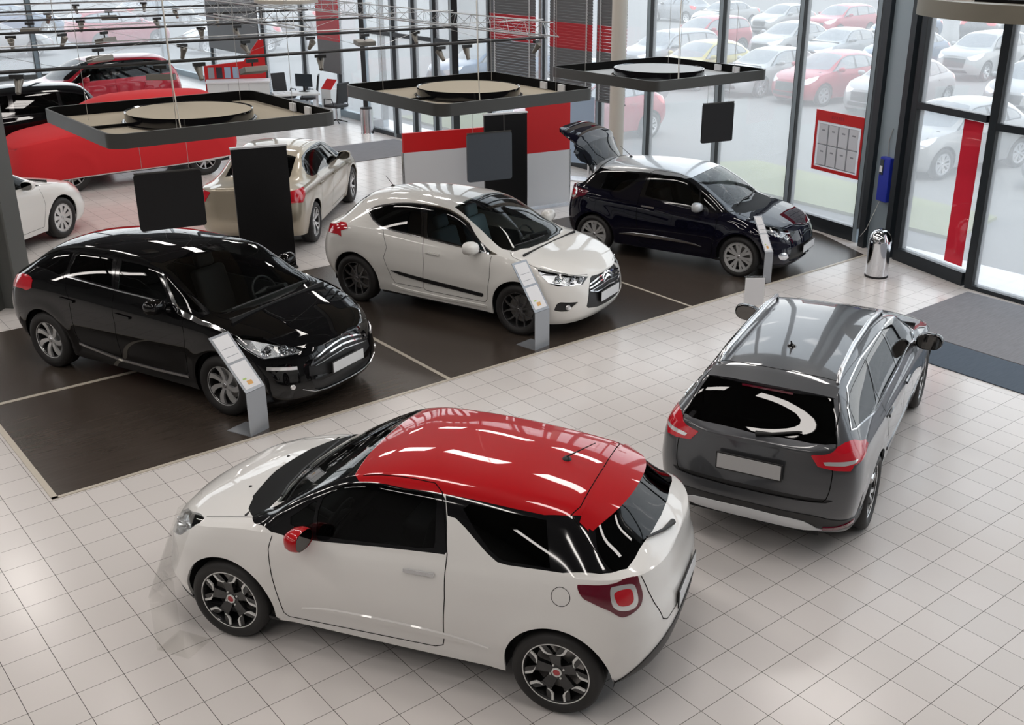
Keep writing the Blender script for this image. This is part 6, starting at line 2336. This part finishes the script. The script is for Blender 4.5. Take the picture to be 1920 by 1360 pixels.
SP = {2.95: ([(-.6, 'spot'), (1.05, 'spot'), (2.55, 'flood'), (3.0, 'spot'), (3.65, 'flood'), (4.55, 'spot'), (6.35, 'spot'), (6.78, 'spot'), (8.0, 'spot')], 8.13),
      5.2: ([(.9, 'spot'), (2.6, 'flood'), (3.7, 'spot'), (4.6, 'spot'), (5.6, 'spot'), (6.5, 'flood'), (7.4, 'spot')], 8.13),
      7.7: ([(2.2, 'spot'), (2.9, 'spot'), (3.5, 'flood'), (5.0, 'spot'), (5.6, 'spot')], 8.13),
      10.1: ([(3.1, 'flood'), (3.9, 'spot'), (5.2, 'spot'), (6.3, 'spot')], 8.13),
      12.3: ([(4.0, 'spot'), (5.1, 'flood'), (6.4, 'spot')], 8.13),
      14.6: ([(5.2, 'spot'), (6.6, 'spot')], 8.13)}
ORD = ['nearest', 'second', 'third', 'fourth', 'fifth', 'farthest']
NTH = ['leftmost', 'second from left', 'third from left', 'fourth from left', 'fifth from left', 'sixth from left', 'seventh from left', 'eighth from left', 'rightmost']
for k, (y, (sp, x1)) in enumerate(SP.items()):
    o = empty('lighting_track', (-6, y, TZ))
    tag(o, '%s of the long dark lighting tracks hung across the hall' % ORD[k], 'lighting track', 'parallel lighting tracks under the roof')
    MB().tube([(0, 0, 0), (x1 + 6, 0, 0)], .019 if k < 2 else .017, 8).build('track_bar', 'track_dark', o, smooth=60)
    MB().tube([(0, 0, .25), (x1 + 6, 0, .25)], .006, 6).build('upper_rod', 'truss_alu', o, smooth=60)
    mb = MB()
    n = int((x1 + 6) / .9)
    pth = []
    for q in range(n + 1):
        pth.append((q * (x1 + 6) / n, 0, .25 if q % 2 else .0))
    mb.tube(pth, .0022, 4)
    mb.build('lattice_wire', 'truss_alu', o)
    for x in (2.5, 7.5, 12.5):
        MB().tube([(x, 0, .25), (x, 0, CEIL_Z - TZ - .002)], .004, 5).build('suspension_wire', 'wire', o)
    for q, (x, kd) in enumerate(sp):
        nm = 'rightmost' if q == len(sp) - 1 else NTH[q]
        spotlight(x, y, TZ - .02, random.uniform(-.6, .6), random.choice((-1, 1)) * random.uniform(.4, 1.0),
                  '%s %s clipped under the %s lighting track' % (nm, 'grey spotlight' if kd == 'spot' else 'flat grey floodlight', ORD[k]), kd)
for k, (x, y0, y1) in enumerate(((8.16, 2.9, 14.7), (4.30, 3.1, 6.0))):
    o = empty('lattice_truss', (x, y0, TZ + (.28 if k else 0)))
    tag(o, ('lattice truss closing the right-hand ends of the lighting tracks' if k == 0 else 'short lattice truss joining the near lighting tracks at mid-left'), 'truss')
    L = y1 - y0
    for nm, dx, dz in (('chord', 0, 0), ('chord', .22, 0), ('chord', .11, .2)):
        MB().tube([(dx, 0, dz), (dx, L, dz)], .010, 6).build(nm, 'truss_alu', o, smooth=60)
    n = int(L / .22)
    for a, b in (((0, 0), (.11, .2)), ((.22, 0), (.11, .2))):
        mb = MB()
        mb.tube([((a if q % 2 == 0 else b)[0], L * q / n, (a if q % 2 == 0 else b)[1]) for q in range(n + 1)], .004, 4)
        mb.build('lattice_wire', 'truss_alu', o)
o = MB().lathe([(.001, .0), (.55, .0), (.56, .06), (.001, .10)], 40, c=(7.1, 8.9, 3.62)).build('hanging_disc', 'column_beige', smooth=40)
tag(o, 'round pale disc hanging at the top edge above the lighting tracks', 'ceiling disc')
MB().tube([(7.1, 8.9, 3.7), (7.1, 8.9, CEIL_Z)], .006, 5).build('suspension_wire', 'wire', o)

# ------------------------------------------------------------------ sales desks at the far end
o = empty('reception_desk', (9.75, 19.40, 0), math.radians(-25))
tag(o, 'long white reception counter with red back wall beside the red SUV', 'desk')
MB().box2((0, 0, 0), (1.65, .60, .92)).build('counter_body', 'desk_white', o)
MB().box2((-.03, -.03, .92), (1.68, .63, .96)).build('counter_top', 'paper', o)
MB().box2((.55, -.006, .05), (.56, .0, .90)).build('panel_joint', 'ink_grey', o)
MB().box2((1.10, -.006, .05), (1.11, .0, .90)).build('panel_joint', 'ink_grey', o)
o = empty('red_wall', (9.98, 20.05, 0), math.radians(-25))
tag(o, 'red wall with small pictures and a pointed fin behind the reception counter', 'partition')
MB().extrude([(0, -.04, 0), (1.65, -.04, 0), (1.65, -.04, 1.50), (1.0, -.04, 1.42), (0, -.04, 1.32)], (0, .08, 0)).build('red_panel', 'board_red', o)
MB().extrude([(1.05, -.05, 1.40), (1.66, -.05, 1.0), (1.66, -.05, 2.0), (1.52, -.05, 2.0)], (0, .1, 0)).build('red_fin', 'board_red', o)
for k, m in enumerate(('ink_grey', 'screen_dark', 'poster_blue', 'poster_blue')):
    MB().box2((.10 + k * .22, -.055, .98), (.26 + k * .22, -.04, 1.28)).build('picture', m, o)


def office_chair(x, y, rz, label):
    o = empty('office_chair', (x, y, 0), rz)
    tag(o, label, 'chair', 'black office chairs at the far desks')
    MB().box((0, 0, .46), (.48, .46, .07)).build('seat', 'seat_black', o, bevel=.02)
    MB().box((-.26, 0, .82), (.05, .44, .55), ry=-.15).build('backrest', 'seat_black', o, bevel=.02)
    for s in (-1, 1):
        MB().tube([(-.20, s * .26, .45), (-.10, s * .27, .66), (.16, s * .27, .66), (.18, s * .26, .45)], .014, 6).build('armrest', 'trim_black', o)
    MB().tube([(0, 0, .06), (0, 0, .44)], .025, 8).build('column', 'satin_chrome', o)
    for k in range(5):
        a = 2 * PI * k / 5
        MB().tube([(0, 0, .09), (.28 * math.cos(a), .28 * math.sin(a), .03)], .016, 6).build('leg', 'trim_black', o)


office_chair(12.25, 18.35, 2.6, 'black office chair nearest the far window post')
office_chair(12.10, 16.55, 1.9, 'black office chair with armrests in front of the sales desk')
office_chair(11.80, 18.95, -1.5, 'black office chair between the reception counter and the sales desk')
o = empty('sales_desk', (11.50, 17.65, 0), math.radians(-20))
tag(o, 'white sales desk covered with papers among the black chairs', 'desk')
MB().box2((-.6, -.38, .70), (.6, .38, .74)).build('desk_top', 'desk_white', o)
for x in (-.52, .52):
    MB().box2((x - .03, -.34, 0), (x + .03, .34, .70)).build('leg', 'satin_chrome', o)
o = empty('desk_monitor', (11.78, 17.68, .74), math.radians(215))
tag(o, 'dark monitor on the white sales desk', 'monitor')
MB().box((0, 0, .30), (.03, .50, .34)).build('screen', 'screen_dark', o, bevel=.005)
MB().box((0, 0, .07), (.03, .06, .14)).build('stand', 'trim_black', o)
MB().box((0, 0, .008), (.18, .24, .016)).build('foot', 'trim_black', o)
for k, (x, y, rz) in enumerate(((11.10, 17.62, .3), (11.40, 17.48, .8), (11.36, 17.88, -.2))):
    s = MB().box((x, y, .746), (.18, .25, .010), rz=rz).build('paper_stack', 'paper')
    tag(s, ['stack of papers at the left end of the sales desk', 'stack of papers on the near edge of the sales desk', 'stack of papers at the back of the sales desk'][k], 'paper')
o = empty('leaflet_display', (12.38, 17.35, 0), .2)
tag(o, 'white and red leaflet display between sales desk and window', 'display')
MB().box2((-.15, -.2, 0), (.15, .2, .80)).build('display_body', 'desk_white', o)
MB().extrude([(-.15, -.2, .80), (-.15, .2, .80), (.08, .2, 1.05), (.08, -.2, 1.05)], (.02, 0, 0)).build('leaflets', 'board_red', o)
